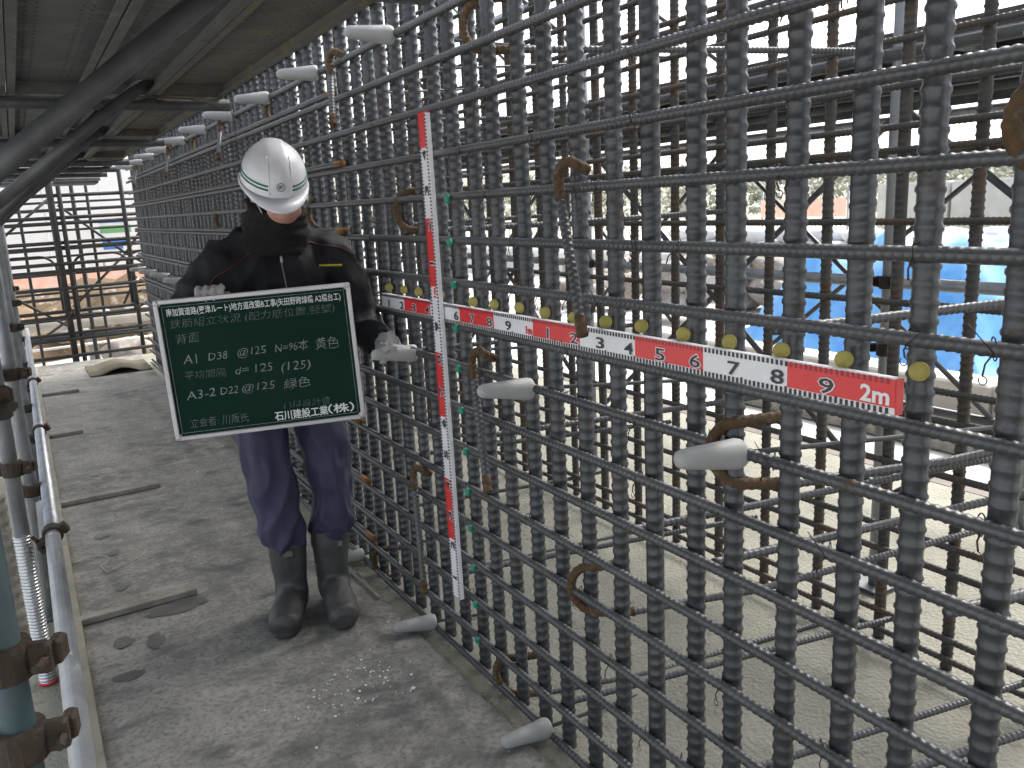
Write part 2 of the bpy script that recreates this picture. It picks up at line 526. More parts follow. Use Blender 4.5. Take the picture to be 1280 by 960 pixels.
YEND = 8.75
XV = 0.031
FM = thing('front_rebar_mat', 'dense upright grid of thick grey ribbed steel bars along the walkway', 'rebar mat', (0, 0, 0))
vm = rebar_mesh('vertical_bar', 0.0185, 3.55, 0.027, 10)
setmat(vm, 'bar')
for k in range(-13, 71):
    o = obj('vertical_bar', vm, None, FM, (XV + random.uniform(-.003, .003), 0.125 * k + random.gauss(0, .0045), -0.06 - random.random() * 0.027),
            (random.gauss(0, .0022), random.gauss(0, .0016), random.choice((0, 1)) * PI + random.uniform(-.5, .5)))
hm = rebar_mesh('horizontal_bar', 0.0108, 11.0, 0.0158, 8)
setmat(hm, 'bar_h')
hl = rebar_mesh('lap_bar', 0.0108, 6.4, 0.0158, 8)
setmat(hl, 'bar_h')
tipm = MB().tube([(0, 0, 0), (0, 0, 0.09)], 0.0122, 8).mesh('bar_tip', True)
setmat(tipm, 'tip')
ROT_Y = (-PI / 2, 0, 0)                 # bar axis z -> +y
HZ = {}
for j in range(-14, 13):
    z = 1.52 - 0.1255 * j
    if j == 12: z = 0.024
    HZ[j] = z + random.gauss(0, .004)
    obj('horizontal_bar', hm, None, FM, (random.gauss(0, .001), -2.05 + random.uniform(0, .05), HZ[j]),
        (-PI / 2 + random.gauss(0, .0006), random.uniform(0, 6.28), random.gauss(0, .0003)))
    if j % 2 == 1 and j < 12:           # lapped bars start at y = 2.45 on every other level
        y0 = 2.42 + random.uniform(-.06, .06)
        obj('lap_bar', hl, None, FM, (-0.003, y0, HZ[j] + 0.0245), (-PI / 2, random.uniform(0, 6), 0))
        obj('bar_tip', tipm, None, FM, (-0.003, y0 - 0.012, HZ[j] + 0.0245), ROT_Y)

# rusty hooks: "loop" = 180 degree hook round a crossing with the tie bar running back to the rear mat,
# "hang" = hooked bar leaning down across the front of the mat
def loop_hook(y, z, dy=0.0):
    r = 0.062
    e1, e2 = Vector((-0.55, 0.835, 0)).normalized(), Vector((0, 0, 1))
    c = Vector((0.028, y, z))
    pa = arc(c, r, PI * 0.5, -PI * 0.5, e1, e2, 14)
    hook = [pa[0] + Vector((0.07, -0.035, 0.004))] + pa + [pa[-1] + Vector((0.09, -0.05, -0.004))]
    h = bent_bar(hook, 0.0115, 0.016, 'rust', FM, 'tie_hook')
    a = pa[-1] + Vector((0.075, -0.045, -0.004))
    bent_bar([a, a + Vector((0.35, -0.10, 0.0)), Vector((1.24, a.y - 0.22, a.z + 0.01))], 0.0092, 0.0145, 'bar_h', FM, 'tie_bar')
    return h
def hang_hook(y, z, L=0.33, dy=-0.15, out=-0.05):
    top = Vector((-0.034, y, z))
    e1, e2 = Vector((0.3, -0.95, 0)).normalized(), Vector((0, 0, 1))
    c = top + e1 * 0.032
    pa = arc(c, 0.032, 0.30 * PI, PI, e1, e2, 8)
    bent_bar([pa[0] + Vector((0.028, -0.010, -0.016))] + pa + [top + Vector((-.004, -.012, -0.05))], 0.0118, 0.016, 'rust', FM, 'tie_hook')
    e = top + Vector((out, dy, -L))
    bent_bar([top + Vector((-.003, -.011, -0.046)), e], 0.0112, 0.0145, 'bar_h', FM, 'tie_bar')
    d = (e - top).normalized()
    bent_bar([e - d * 0.005, e + d * 0.04], 0.0125, 0.016, 'rust', FM, 'bar_tip')
for y, z in ((0.36, 1.01), (0.86, 0.53), (1.30, 0.065), (1.82, 1.485), (1.28, 1.95), (3.27, 1.97), (5.15, 1.97), (2.78, 1.49), (3.75, 1.47), (4.7, 1.48),
             (-0.60, 0.55), (-0.17, 1.56), (2.34, 0.06), (2.3, 1.02), (0.33, 0.05), (5.9, 1.0)):
    loop_hook(y, z)
for y, z, L in ((0.865, 1.545, 0.30), (1.337, 1.06, 0.30), (1.832, 0.59, 0.33), (2.321, 2.02, 0.20), (4.213, 2.0, 0.17), (6.034, 2.0, 0.17), (3.3, 1.05, .2), (7.9, 2.0, .17)):
    hang_hook(y, z, L, -0.14 if L > .25 else -0.13)
# more tie bars crossing between the two mats, seen through the grid
for y, z in ((1.05, 0.10), (0.62, 0.08), (0.25, 0.30), (0.05, 0.06), (1.45, 0.80), (0.75, 0.72), (0.45, 0.75), (2.2, 0.55), (2.9, 0.08), (-0.05, 0.85), (0.30, 1.25), (1.7, 0.25)):
    bent_bar([(0.04, y, z), (1.24, y - 0.24, z + random.uniform(-.02, .02))], 0.0092, 0.0145, 'bar_h', FM, 'tie_bar')

# twisted tie wires at the crossings nearest the camera
def wire_mesh(seed):
    rnd = random.Random(seed)
    mb = MB()
    loop = arc((0, 0, 0), 0.0165, 0, 2 * PI, (0.75, 0.66, 0), (0, 0, 1), 14)
    mb.tube(loop, 0.0011, 4)
    t0 = Vector((-0.016, -0.008, -0.004))
    t1 = t0 + Vector((-0.010, rnd.uniform(-.012, .012), -0.016 - rnd.random() * .014))
    mb.tube([t0, (t0 + t1) / 2 + Vector((-.003, .002, .001)), t1], 0.0014, 4)
    if rnd.random() < .6:
        mb.tube(arc(t1 + Vector((0, 0, -.006)), 0.006, PI / 2, PI * 2.2, (0, 1, 0), (0, 0, 1), 8), 0.0009, 4)
    if rnd.random() < .35:
        q = t0 + Vector((-0.02, rnd.uniform(-.03, .03), rnd.uniform(.02, .05)))
        mb.tube([t0, q], 0.0008, 4)
    me = mb.mesh('tie_wire', True)
    setmat(me, 'wire')
    return me
WM = [wire_mesh(s) for s in range(6)]
for k in range(-6, 18):
    for j in range(-3, 12):
        if random.random() < (0.26 if k < 10 else 0.15):
            obj('tie_wire', random.choice(WM), None, FM, (0.006, 0.125 * k + 0.014, HZ[j]), (random.uniform(-.3, .3), 0, random.uniform(-.2, .2)))

BM = thing('rear_rebar_mat', 'second grid of wider spaced dark rusty bars behind the thick front bars', 'rebar mat', (0, 0, 0))
bv = rebar_mesh('vertical_bar_rear', 0.0170, 3.5, 0.022, 8)
setmat(bv, 'bar_b')
bh = rebar_mesh('horizontal_bar_rear', 0.0105, 11.0, 0.0165, 8)
setmat(bh, 'bar_b')
for i in range(-8, 33):
    obj('vertical_bar', bv, None, BM, (1.22 + random.gauss(0, .004), 0.65 + 0.2525 * i + random.gauss(0, .008), -0.05),
        (random.gauss(0, .002), random.gauss(0, .002), random.uniform(0, 6)))
for z in (0.045, 0.115, 0.335, 0.415, 0.64, 0.80, 0.89, 1.145, 1.395, 1.60, 1.66, 1.78, 1.90, 2.02, 2.15, 2.27, 2.4, 2.52, 2.65, 2.78, 2.9, 3.02, 3.15):
    obj('horizontal_bar', bh, None, BM, (1.194, -2.05, z + random.gauss(0, .004)), (-PI / 2, random.uniform(0, 6), 0))

# ------------------------------------------------------------------ form-tie cones
cone_m = MB().lathe([(0.002, -0.155), (0.009, -0.153), (0.0155, -0.147), (0.0185, -0.137), (0.0195, -0.125), (0.0285, -0.020), (0.0295, -0.010), (0.0275, 0.0), (0.010, 0.001)], 24).mesh('cone_body', True)
setmat(cone_m, 'cone')
rod_m = MB().tube([(0, 0, -0.004), (0, 0, 1.20)], 0.0055, 8).mesh('tie_rod', True)
setmat(rod_m, 'galvd')
ROWS = {0.035: ('grey plastic form-tie cone in the bottom row, just above the concrete', 'form-tie cones just above the concrete'),
        1.02: ('grey plastic form-tie cone in the waist-high row on the rebar', 'form-tie cones at waist height'),
        2.02: ('pale grey plastic form-tie cone in the row just below the scaffold deck', 'form-tie cones just below the deck')}
ORD = ['', 'first', 'second', 'third', 'fourth', 'fifth', 'sixth', 'seventh', 'eighth', 'ninth', 'tenth']
def cone_label(z, n, lab):
    if z < .5:
        return lab.split(' in the')[0] + {1: ' just above the concrete, on the near side of the upright staff', 2: ' just above the concrete, under the foot of the upright staff', 3: ' just above the concrete, behind the boots'}[n]
    row = 'waist-high' if z < 1.5 else 'row below the deck'
    d = n - 1 if n >= 2 else 2 - n
    side = 'past the upright staff towards the far end' if n >= 2 else 'from the upright staff towards its 2m staff end'
    return 'grey form-tie cone, %s, %s %s' % (row, ORD[d], side)
for z, (lab, grp) in ROWS.items():
    for n in range(0, 12):
        y = 0.335 + 0.7375 * n + random.gauss(0, .01)
        if z == 0.035 and n not in (1, 2, 3): continue
        if z > 2 and n < 2: continue
        if z == 1.02 and n in (3, 4, 5): pass
        t = thing('form_tie_cone', cone_label(z, n, lab), 'form-tie cone', (-0.004, y, z), grp,
                  (random.gauss(0, .03), PI / 2 + random.gauss(0, .04) + (0.10 if z < 1.5 else -.03), random.gauss(0, .04) + 0.02))
        obj('cone_body', cone_m, None, t)
        obj('tie_rod', rod_m, None, t)

# ------------------------------------------------------------------ levelling staffs
def staff(name, label, length, mtx, s0=0.0, z_digits=True):
    """s runs along local x (metres on the scale), width along local y (0.05), face towards local +z"""
    t = thing(name, label, 'levelling staff')
    t.matrix_world = mtx
    w, th = 0.056, 0.014
    MB().box((length / 2, 0, -th / 2), (length, w, th), bev=0.0015).build('staff_body', 'white', t)
    face = 0.0006
    for i in range(0, 20):
        a, b = 0.2 * i, 0.2 * (i + 1)
        if i % 2 == 1 and a - s0 < length - .01:
            a, b = max(a - s0, 0), min(b - s0, length)
            MB().box(((a + b) / 2, 0.0045, face / 2), (b - a, w - 0.013, face)).build('red_block', 'red', t)
    tk, tr = MB(), MB()
    for c in range(1, int((length + s0) * 100) + 1):
        x = c / 100 - s0
        if x < .004 or x > length - .003: continue
        big = c % 10 == 0
        red = (int((c - .5) / 20)) % 2 == 1
        tk.box((x - .0025, -w / 2 + .0055 + (.001 if big else 0), face + .0004), (.0048, .009 if not big else .011, .0008))
        (tr if red else tk).box((x - .0025, w / 2 - .0055, face + .0004), (.0048, .0085, .0008))
    tk.build('tick_marks', 'ink', t)['kind'] = 'stuff'
    trm = tr.build('tick_marks', mat('red_tick', (0.28, 0.03, 0.04), None, 0.4), t)
    trm['kind'] = 'stuff'
    for d in range(1, int((length + s0) * 10 + 1e-6) + 1):
        x = d / 10 - s0
        if x < .03 or x > length + .001: continue
        red = ((d - 1) // 2) % 2 == 1
        dig = d % 10
        if dig == 0:
            s = '%dm' % (d // 10)
            me = text_mesh(s, 0.036 if d > 10 else 0.026, 'numeral', 0.0003, 0.0010, width=0.050 if d > 10 else .03)
            o = obj('numeral', me, 'white' if red else 'red', t, (x - (0.058 if d > 10 else .033), -0.013, face + .0011))
            if red: continue
            continue
        s = str(dig)
        if red:
            bk = text_mesh(s, 0.0345, 'numeral_outline', 0.0002, 0.0019, width=0.034 if dig != 1 else .013)
            obj('numeral_outline', bk, 'white', t, (x - 0.0375, -0.0140, face + .0009))
        me = text_mesh(s, 0.0345, 'numeral', 0.0003, 0.0004, width=0.029 if dig != 1 else .008)
        obj('numeral', me, 'ink', t, (x - 0.035, -0.0140, face + .0016))
    MB().box((length + .002, 0, -th / 2), (.004, w - .002, th - .001)).build('end_cap', 'red', t)
    return t
sl = 0.007
mh = Matrix(((0, 0, -1, -0.0285), (-1, 0, 0, 2.008), (-sl, 1, 0, 1.196), (0, 0, 0, 1)))
mh = Matrix.Translation((-0.0285, 2.008, 1.182)) @ Matrix(((0, 0, -1), (-1, 0, 0), (0, 1, 0))).to_4x4() @ Matrix.Rotation(0.004, 4, 'Z')
staff('levelling_staff', 'red and white measuring staff laid level across the rebar, ending at 2m', 2.0, mh)
mv = Matrix.Translation((-0.0455, 1.520, 0.262)) @ Matrix(((0, 0, -1), (0, 1, 0), (1, 0, 0))).to_4x4() @ Matrix.Rotation(0.014, 4, 'Z')
staff('levelling_staff', 'red and white measuring staff standing upright against the rebar, crossing the level one', 1.495, mv)

NW = ['zero', 'one', 'two', 'three', 'four', 'five', 'six', 'seven', 'eight', 'nine']
def markname(v):
    d = int(round(v * 10))
    if d <= 0: return 'the zero end'
    if d == 10: return 'the 1m mark'
    if d >= 20: return 'the 2m end'
    return 'the numeral %s %s the 1m mark' % (NW[d % 10], 'before' if d < 10 else 'after')
# yellow discs on the vertical bars, green flags on the horizontal bars
dm = MB().lathe([(0.0135, 0), (0.0145, .001), (0.0145, .003), (0.013, .0042), (0.004, .0045)], 20).mesh('yellow_marker', True)
setmat(dm, 'yellow')
for k in range(0, 17):
    y = 0.125 * k - 0.011 + random.gauss(0, .004)
    if k == 12: y = 1.585
    o = obj('yellow_marker', dm, None, None, (-0.0005 - random.random() * .003, y + 0.003, 1.228 + random.gauss(0, .0015)),
            (random.gauss(0, .12), -PI / 2, 0.62 + random.gauss(0, .15)))
    o.rotation_euler = Euler((PI / 2 + random.gauss(0, .1), 0, -0.95 + random.gauss(0, .16)))
    tag(o, 'round yellow marker above the level staff at %s' % markname(2.0 - y), 'marker', 'yellow markers above the level staff')
gm = MB().box((0, 0, 0), (0.013, 0.019, 0.024), bev=0.004).mesh('green_marker', False)
setmat(gm, 'green')
for j in range(0, 12):
    if j == 12: continue
    o = obj('green_marker', gm, None, None, (-0.0155, 1.468 - 0.002 * j + random.gauss(0, .003), HZ[j] - 0.004), (random.gauss(0, .25), random.gauss(0, .15), random.gauss(0, .2)))
    tag(o, 'small green tape marker beside the upright staff at %s' % markname(HZ[j] - .26), 'marker', 'green markers beside the upright staff')

# ================================================================== SCAFFOLDS
def pipe(parent, a, b, m='galv', r=0.0243, name='pipe', sides=14):
    return MB().tube([a, b], r, sides).build(name, m, parent, True)
def coupler(parent, p, axis='z', m='clamp', s=1.0, rz=0.0):
    """swivel clamp: two half shells, a lug and a bolt"""
    mb = MB()
    mb.lathe([(0.0245, -.024), (0.0325, -.024), (0.034, -.018), (0.034, .018), (0.0325, .024), (0.0245, .024)], 14)
    mb.box((0.042, 0, 0), (0.034, 0.018, 0.044), bev=.004)
    mb.box((0.058, 0.02, 0), (0.018, 0.03, 0.036), bev=.004)
    mb.tube([(0.052, -.035, 0), (0.052, .045, 0)], 0.0065, 6)
    mb.box((-0.040, 0.006, 0), (0.022, 0.034, 0.042), bev=.004)
    o = mb.build('coupler', m, parent, False, p)
    if axis == 'y': o.rotation_euler = (PI / 2, rz, 0)
    elif axis == 'x': o.rotation_euler = (0, PI / 2, rz)
    else: o.rotation_euler = (0, 0, rz)
    o.scale = (s, s, s)
    return o

LS = thing('walkway_scaffold', 'grey pipe scaffold with guard rail along the open side of the walkway', 'scaffold')
XP = -1.193
BAYS = [1.06, 3.05, 4.85, 6.65, 8.45]
for y in [-2.35, -0.55] + BAYS[1:]:
    pipe(LS, (XP, y, -0.098), (XP, y, 3.4), 'galv', name='post')
    coupler(LS, (XP, y, 0.45), 'z', rz=random.uniform(-.3, .3))
    coupler(LS, (XP, y, 0.93), 'z', rz=random.uniform(-.3, .3))
    MB().box((XP, y, -0.097), (0.14, 0.14, 0.006)).build('base_plate', 'galvd', LS)
pipe(LS, (-1.228, 2.45, 0.46), (-1.205, 2.45, 3.4), 'galv', name='post')
coupler(LS, (-1.221, 2.45, .70), 'z', rz=-.3)
# nearest post: blue-green pipe with rusty swivel clamps
pipe(LS, (-1.205, 0.62, -0.098), (-1.205, 0.62, 1.6), 'galvb', 0.0243, 'post')
for z, rz in ((0.87, -0.4), (0.735, -0.2), (1.25, 0.3)):
    coupler(LS, (-1.205, 0.62, z), 'z', rz=rz, s=1.12)
# low guard rail along the floor edge, made of two lengths
pipe(LS, (-1.139, -2.3, 0.452), (-1.139, 2.42, 0.452), 'galv', name='guard_rail')
pipe(LS, (-1.137, 2.44, 0.455), (-1.134, 9.2, 0.452), 'galv', name='guard_rail')
for y in (2.43, 4.15, 5.75, 0.1):
    coupler(LS, (-1.138, y, 0.453), 'y', rz=2.6)
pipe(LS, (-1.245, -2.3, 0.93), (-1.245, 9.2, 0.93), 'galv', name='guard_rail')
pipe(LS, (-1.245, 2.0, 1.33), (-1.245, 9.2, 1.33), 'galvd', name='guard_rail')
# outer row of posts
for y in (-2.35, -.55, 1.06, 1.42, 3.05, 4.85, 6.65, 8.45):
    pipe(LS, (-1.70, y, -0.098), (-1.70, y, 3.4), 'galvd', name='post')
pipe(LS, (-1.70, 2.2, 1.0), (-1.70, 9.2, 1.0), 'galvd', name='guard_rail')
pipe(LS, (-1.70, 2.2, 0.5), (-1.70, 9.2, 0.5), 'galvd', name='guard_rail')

# deck overhead: steel planks on transoms with knee braces
DK = thing('overhead_deck', 'dark steel scaffold deck overhead on pipe transoms and knee braces', 'scaffold deck')
def plank(parent, x0, x1, y0, y1, z, m, name='plank'):
    mb = MB()
    w = x1 - x0
    cx = (x0 + x1) / 2
    cy = (y0 + y1) / 2
    L = y1 - y0
    mb.box((cx, cy, z + 0.045), (w - .004, L, 0.004))                       # tread
    for sx in (-1, 1):
        ex = cx + sx * (w / 2 - .003)
        mb.box((ex, cy, z + 0.0235), (0.0035, L, 0.038))                    # side flange
        mb.box((ex - sx * 0.012, cy, z + 0.0025), (0.024, L, 0.0035))       # returned lip
    for ye in (y0 + .012, y1 - .012):
        mb.box((cx, ye, z + 0.022), (w - .012, 0.004, 0.035))               # end plate
    o = mb.build(name, m, parent)
    # anti-slip dimples, raised rows under the tread
    dm = MB()
    nrow = int(L / 0.05)
    for i in range(nrow):
        for ux in (-.30, -.20, .20, .30):
            dm.add([(cx + w * ux + dx, y0 + (i + .5) * .05 + dy, z + .0428 - dz) for dx, dy, dz in ((-.006, -.006, 0), (.006, -.006, 0), (.006, .006, 0), (-.006, .006, 0), (0, 0, .004))],
                   [(0, 4, 1), (1, 4, 2), (2, 4, 3), (3, 4, 0)])
    d = dm.build('dimples', m, o)
    d['kind'] = 'stuff'
    return o
TY = [-2.35, -0.55] + BAYS
for a, b in zip(TY[:-1], TY[1:]):
    for i, (x0, x1) in enumerate(((-1.56, -1.3015), (-1.30, -1.0465), (-1.045, -0.7915), (-0.790, -0.5365), (-0.535, -0.255))):
        plank(DK, x0, x1, a + .003, b - .003, 1.985 + random.uniform(0, .006), 'plankm' if i == 4 else 'plank')
for y in TY + [7.6, 9.2]:
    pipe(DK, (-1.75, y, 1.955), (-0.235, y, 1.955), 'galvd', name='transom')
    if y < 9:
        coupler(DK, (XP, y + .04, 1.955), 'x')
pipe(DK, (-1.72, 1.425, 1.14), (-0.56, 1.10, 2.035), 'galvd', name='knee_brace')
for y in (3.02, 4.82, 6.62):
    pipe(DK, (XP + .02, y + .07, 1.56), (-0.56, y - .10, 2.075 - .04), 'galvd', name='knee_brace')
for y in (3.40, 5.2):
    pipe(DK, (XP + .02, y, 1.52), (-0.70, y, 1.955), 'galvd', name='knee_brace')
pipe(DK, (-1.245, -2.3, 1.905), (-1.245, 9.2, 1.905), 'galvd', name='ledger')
MB().tube([(-0.62, 3.05, 1.985), (-0.40, 3.02, 1.975), (-0.24, 3.0, 1.93), (-0.23, 3.0, 1.78)], 0.002, 5).build('hanging_wire', 'wire', DK)
for i, x in enumerate((-1.1, -.85, -.6, -.4)):
    MB().box((x, 8.9, 1.90), (.2, .5, .03), bev=.004).build('plank_end', 'plank', DK)

# end scaffold across the corridor
ES = thing('end_scaffold', 'dark pipe scaffold frames with cross braces closing the far end of the walkway', 'scaffold')
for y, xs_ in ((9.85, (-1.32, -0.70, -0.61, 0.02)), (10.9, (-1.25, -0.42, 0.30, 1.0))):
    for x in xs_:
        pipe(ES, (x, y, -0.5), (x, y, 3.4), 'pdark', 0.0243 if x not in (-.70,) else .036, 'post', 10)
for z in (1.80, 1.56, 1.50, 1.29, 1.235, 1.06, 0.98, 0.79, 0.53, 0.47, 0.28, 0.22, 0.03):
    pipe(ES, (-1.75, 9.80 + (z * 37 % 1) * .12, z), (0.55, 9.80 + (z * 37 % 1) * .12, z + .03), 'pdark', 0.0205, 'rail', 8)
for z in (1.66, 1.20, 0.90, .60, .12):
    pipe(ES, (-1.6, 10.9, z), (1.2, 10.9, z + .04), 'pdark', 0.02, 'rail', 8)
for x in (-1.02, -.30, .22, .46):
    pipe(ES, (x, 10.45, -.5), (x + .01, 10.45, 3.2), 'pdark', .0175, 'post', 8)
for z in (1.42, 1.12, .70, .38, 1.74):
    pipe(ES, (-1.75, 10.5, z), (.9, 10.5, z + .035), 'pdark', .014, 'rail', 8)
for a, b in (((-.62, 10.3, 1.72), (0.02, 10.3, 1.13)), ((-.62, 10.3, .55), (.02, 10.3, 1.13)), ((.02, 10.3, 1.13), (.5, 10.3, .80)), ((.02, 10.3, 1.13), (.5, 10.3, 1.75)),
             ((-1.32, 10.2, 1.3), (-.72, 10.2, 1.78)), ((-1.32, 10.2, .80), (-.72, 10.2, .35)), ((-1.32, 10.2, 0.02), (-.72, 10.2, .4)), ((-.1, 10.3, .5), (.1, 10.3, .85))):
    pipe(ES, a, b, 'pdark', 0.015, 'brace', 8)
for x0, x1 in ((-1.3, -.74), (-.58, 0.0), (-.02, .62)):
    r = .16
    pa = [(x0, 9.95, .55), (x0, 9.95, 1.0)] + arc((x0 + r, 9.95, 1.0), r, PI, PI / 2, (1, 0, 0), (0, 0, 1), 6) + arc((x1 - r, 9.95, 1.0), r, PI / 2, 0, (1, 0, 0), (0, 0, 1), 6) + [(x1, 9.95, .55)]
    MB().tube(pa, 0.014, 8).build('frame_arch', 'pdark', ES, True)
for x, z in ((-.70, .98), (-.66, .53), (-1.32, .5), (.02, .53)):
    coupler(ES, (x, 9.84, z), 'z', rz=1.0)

# scaffold on the open right side
RS = thing('outer_scaffold', 'pipe scaffold with plank deck and cross braces outside the rear rebar', 'scaffold')
for x in (1.52, 2.46):
    for y in (-0.67, 1.13, 2.93, 4.73, 6.53, 8.33):
        yy = y + (0 if x < 2 else -.03)
        pipe(RS, (x, yy, 0.0), (x, yy, 3.6), 'galv', 0.0215, 'post', 10)
        coupler(RS, (x, yy, 1.16), 'z', s=.9, rz=1.4)
        coupler(RS, (x, yy, 0.92), 'z', s=.9, rz=1.1)
        MB().box((x, yy, .012), (.13, .13, .008)).build('base_plate', 'galvd', RS)
for x0, x1 in ((1.53, 1.775), (1.785, 2.03), (2.04, 2.285), (2.295, 2.54)):
    for a, b in ((-0.67, 1.13), (1.13, 2.93), (2.93, 4.73), (4.73, 6.53), (6.53, 8.33)):
        plank(RS, x0, x1, a + .02, b - .02, 1.945, 'plank')
for x, z, m, r in ((1.545, 1.157, 'galv', .021), (2.49, 1.157, 'galv', .021), (2.49, 0.78, 'galv', .021), (2.49, .45, 'galvd', .021), (2.49, 1.62, 'galvd', .021), (1.545, 2.20, 'galvd', .02), (2.49, 2.40, 'galvd', .021), (1.50, 1.915, 'galvd', .021), (2.50, 1.88, 'galvd', .024), (2.53, 1.79, 'galv', .017), (1.545, 2.55, 'galv', .02), (2.49, 2.95, 'galv', .02)):
    pipe(RS, (x, -2.0, z), (x, 8.8, z), m, r, 'ledger', 10)
for y in (-0.67, 1.13, 2.93, 4.73, 6.53, 8.33):
    pipe(RS, (1.45, y + .04, 1.915), (2.6, y + .04, 1.915), 'galvd', 0.021, 'transom', 10)
    for x in (1.52, 2.46):
        for a, b in (((x + .03, y, 0.35), (x + .03, y + 1.8, 1.75)), ((x + .045, y, 1.75), (x + .045, y + 1.8, 0.35)), ((x + .03, y, 2.2), (x + .03, y + 1.8, 3.4))):
            if y < 8:
                pipe(RS, a, b, 'galvd', 0.0125, 'brace', 8)

for a, b_ in ((-2.0, 1.12), (1.14, 4.72), (4.74, 8.8)):
    MB().box((2.575, (a + b_) / 2, 1.90), (.018, b_ - a, .15), bev=.003).build('toe_board', 'plank', RS)
# corrugated metal sheath standing behind the rail
n = 46
prof = []
for i in range(n):
    z = 0.56 * i / n
    prof += [(0.0245, z), (0.0245, z + .006), (0.0285, z + .0085), (0.0285, z + .0115)]
t = tag(MB().lathe(prof + [(0.0245, 0.56)], 18).build('corrugated_sheath', 'sheath', None, True, (-1.230, 2.45, -0.098)), 'shiny corrugated metal sheath pipe standing behind the low guard rail', 'sheath pipe')
t2 = MB().lathe([(0.0295, 0.0), (0.0295, 0.008)], 18).build('red_tape', mat('red_tape', (.7, .03, .06), None, .5), t, True, (0, 0, 0.004))
t3 = MB().lathe([(0.036 if i % 4 in (2, 3) else .032, .0115 * i) for i in range(56)], 16).build('corrugated_sheath', 'wood', None, True, (-1.305, 2.75, -0.098))
tag(t3, 'dull grey corrugated sheath pipe standing beside the shiny one', 'sheath pipe')

# paper tag hanging on the rail
pm = MB()
pv = [(-0.012, 0, 0.05), (0.012, 0, 0.055), (0.016, 0.006, -0.01), (-0.002, 0.012, -0.12), (-0.018, 0.008, -0.10)]
pm.add(pv + [(x + .0006, y + .001, z) for x, y, z in pv], [(0, 1, 2, 3, 4), (9, 8, 7, 6, 5), (0, 5, 6, 1), (1, 6, 7, 2), (2, 7, 8, 3), (3, 8, 9, 4), (4, 9, 5, 0)])
tag(pm.build('paper_tag', 'paper', None, False, (-1.168, 2.72, 0.44), (0, 0, .4)), 'torn white paper tag hanging on the low guard rail', 'paper tag')

# ================================================================== THINGS ON THE WALKWAY
def batten(x0, x1, y, w, lab, rz=0.02):
    L = x1 - x0
    mb = MB().box((L / 2, 0, 0.013), (L, w, 0.026), bev=0.003)
    o = mb.build('timber_batten', 'wood', None, False, (x0, y, 0.0215), (0, 0, rz))
    return tag(o, lab, 'batten')
batten(-1.135, -0.68, 2.60, 0.042, 'grey timber batten across the walkway with a dark wet patch at its end', 0.05)
batten(-1.14, -0.60, 4.17, 0.045, 'longest grey timber batten lying across the walkway', 0.03)
batten(-1.14, -0.88, 5.88, 0.045, 'shortest grey timber batten lying across the walkway near the far rail', 0.02)
batten(-1.14, -0.80, 7.6, 0.045, 'grey timber batten lying farthest along the walkway', 0.02)
tag(MB().box((0, 0, 0), (0.040, 12.6, 0.045), bev=.003).build('edge_board', 'wood2', None, False, (-1.117, 3.0, 0.0235)), 'long pale timber strip along the open edge of the walkway', 'timber')
tag(MB().box((0, 0, 0), (0.012, 0.42, 0.012), bev=.003).build('thin_batten', 'wood', None, False, (-0.098, 2.33, 0.029), (0, 0, 0.02)), 'thin grey stick lying at the walkway edge behind the boots', 'batten')
# wet patches: thin films of water with their own outline
wet = mat('wet_film', (0.095, 0.095, 0.093), (0.135, 0.134, 0.13), 0.3, 0, 14)
def puddle(x, y, a, b, rz, seed, lab):
    v = [(0, 0, 0.0012)]
    nn = 44
    for i in range(nn):
        q = 2 * PI * i / nn
        k = 1 + 0.45 * noise.noise(Vector((math.cos(q) * 1.4 + seed, math.sin(q) * 1.4, seed))) + 0.25 * noise.noise(Vector((math.cos(q) * 4 + seed, math.sin(q) * 4, seed)))
        v.append((a * k * math.cos(q), b * k * math.sin(q), 0.0))
    f = [(0, i + 1, (i + 1) % nn + 1) for i in range(nn)]
    o = MB().add(v, f).build('wet_patch', wet, None, True, (x, y, 0.0228), (0, 0, rz))
    return tag(o, lab, 'puddle', 'small dark wet spots on the walkway' if 'small' in lab else None)
puddle(-0.76, 2.53, .11, .055, .1, 1, 'dark wet patch beside the end of a batten')
for i, (x, y, a, b) in enumerate(((-.98, 2.36, .030, .045), (-.88, 2.30, .030, .055), (-.99, 2.10, .045, .030), (-.93, 2.86, .022, .035), (-.92, 3.3, .022, .05), (-.95, 3.55, .03, .04), (-.9, 4.7, .02, .05))):
    puddle(x, y, a, b, random.uniform(-.3, .3), i * 3.1 + 2, 'small dark wet spot on the grey walkway')
# white crumbs swept into a loose patch
cm = MB()
for i in range(140):
    gx, gy = random.gauss(-.40, .10), random.gauss(1.58, .085)
    if random.random() < .3: gx, gy = random.uniform(-.9, -.12), random.uniform(1.0, 6.0)
    if random.random() < .15: gx, gy = random.gauss(-.3, .05), random.gauss(1.7, .05)
    s = random.choice((.0012, .0016, .002, .0025, .0035)) * (1.8 if random.random() < .07 else 1)
    cm.ell((gx, gy, .0215 + s * .5), (s * random.uniform(.8, 1.6), s * random.uniform(.8, 1.5), s * .8), None, 6, 4)
struct(cm.build('white_crumbs', 'crumb', None, True), 'stuff')
sp = [(-1.15, 3.30, .05), (-1.10, 3.28, .027)] + arc((-1.02, 3.22, .0245), .07, PI * .8, -PI * .35, (1, 0, 0), (0, 1, 0), 12) + [(-.97, 3.06, .0245), (-.90, 3.10, .0245), (-.82, 3.16, .0245), (-.79, 3.22, .0245)]
tag(MB().tube(sp, 0.0022, 6).build('string', 'string', None, True), 'thin pale string curling across the walkway from the guard rail', 'string')
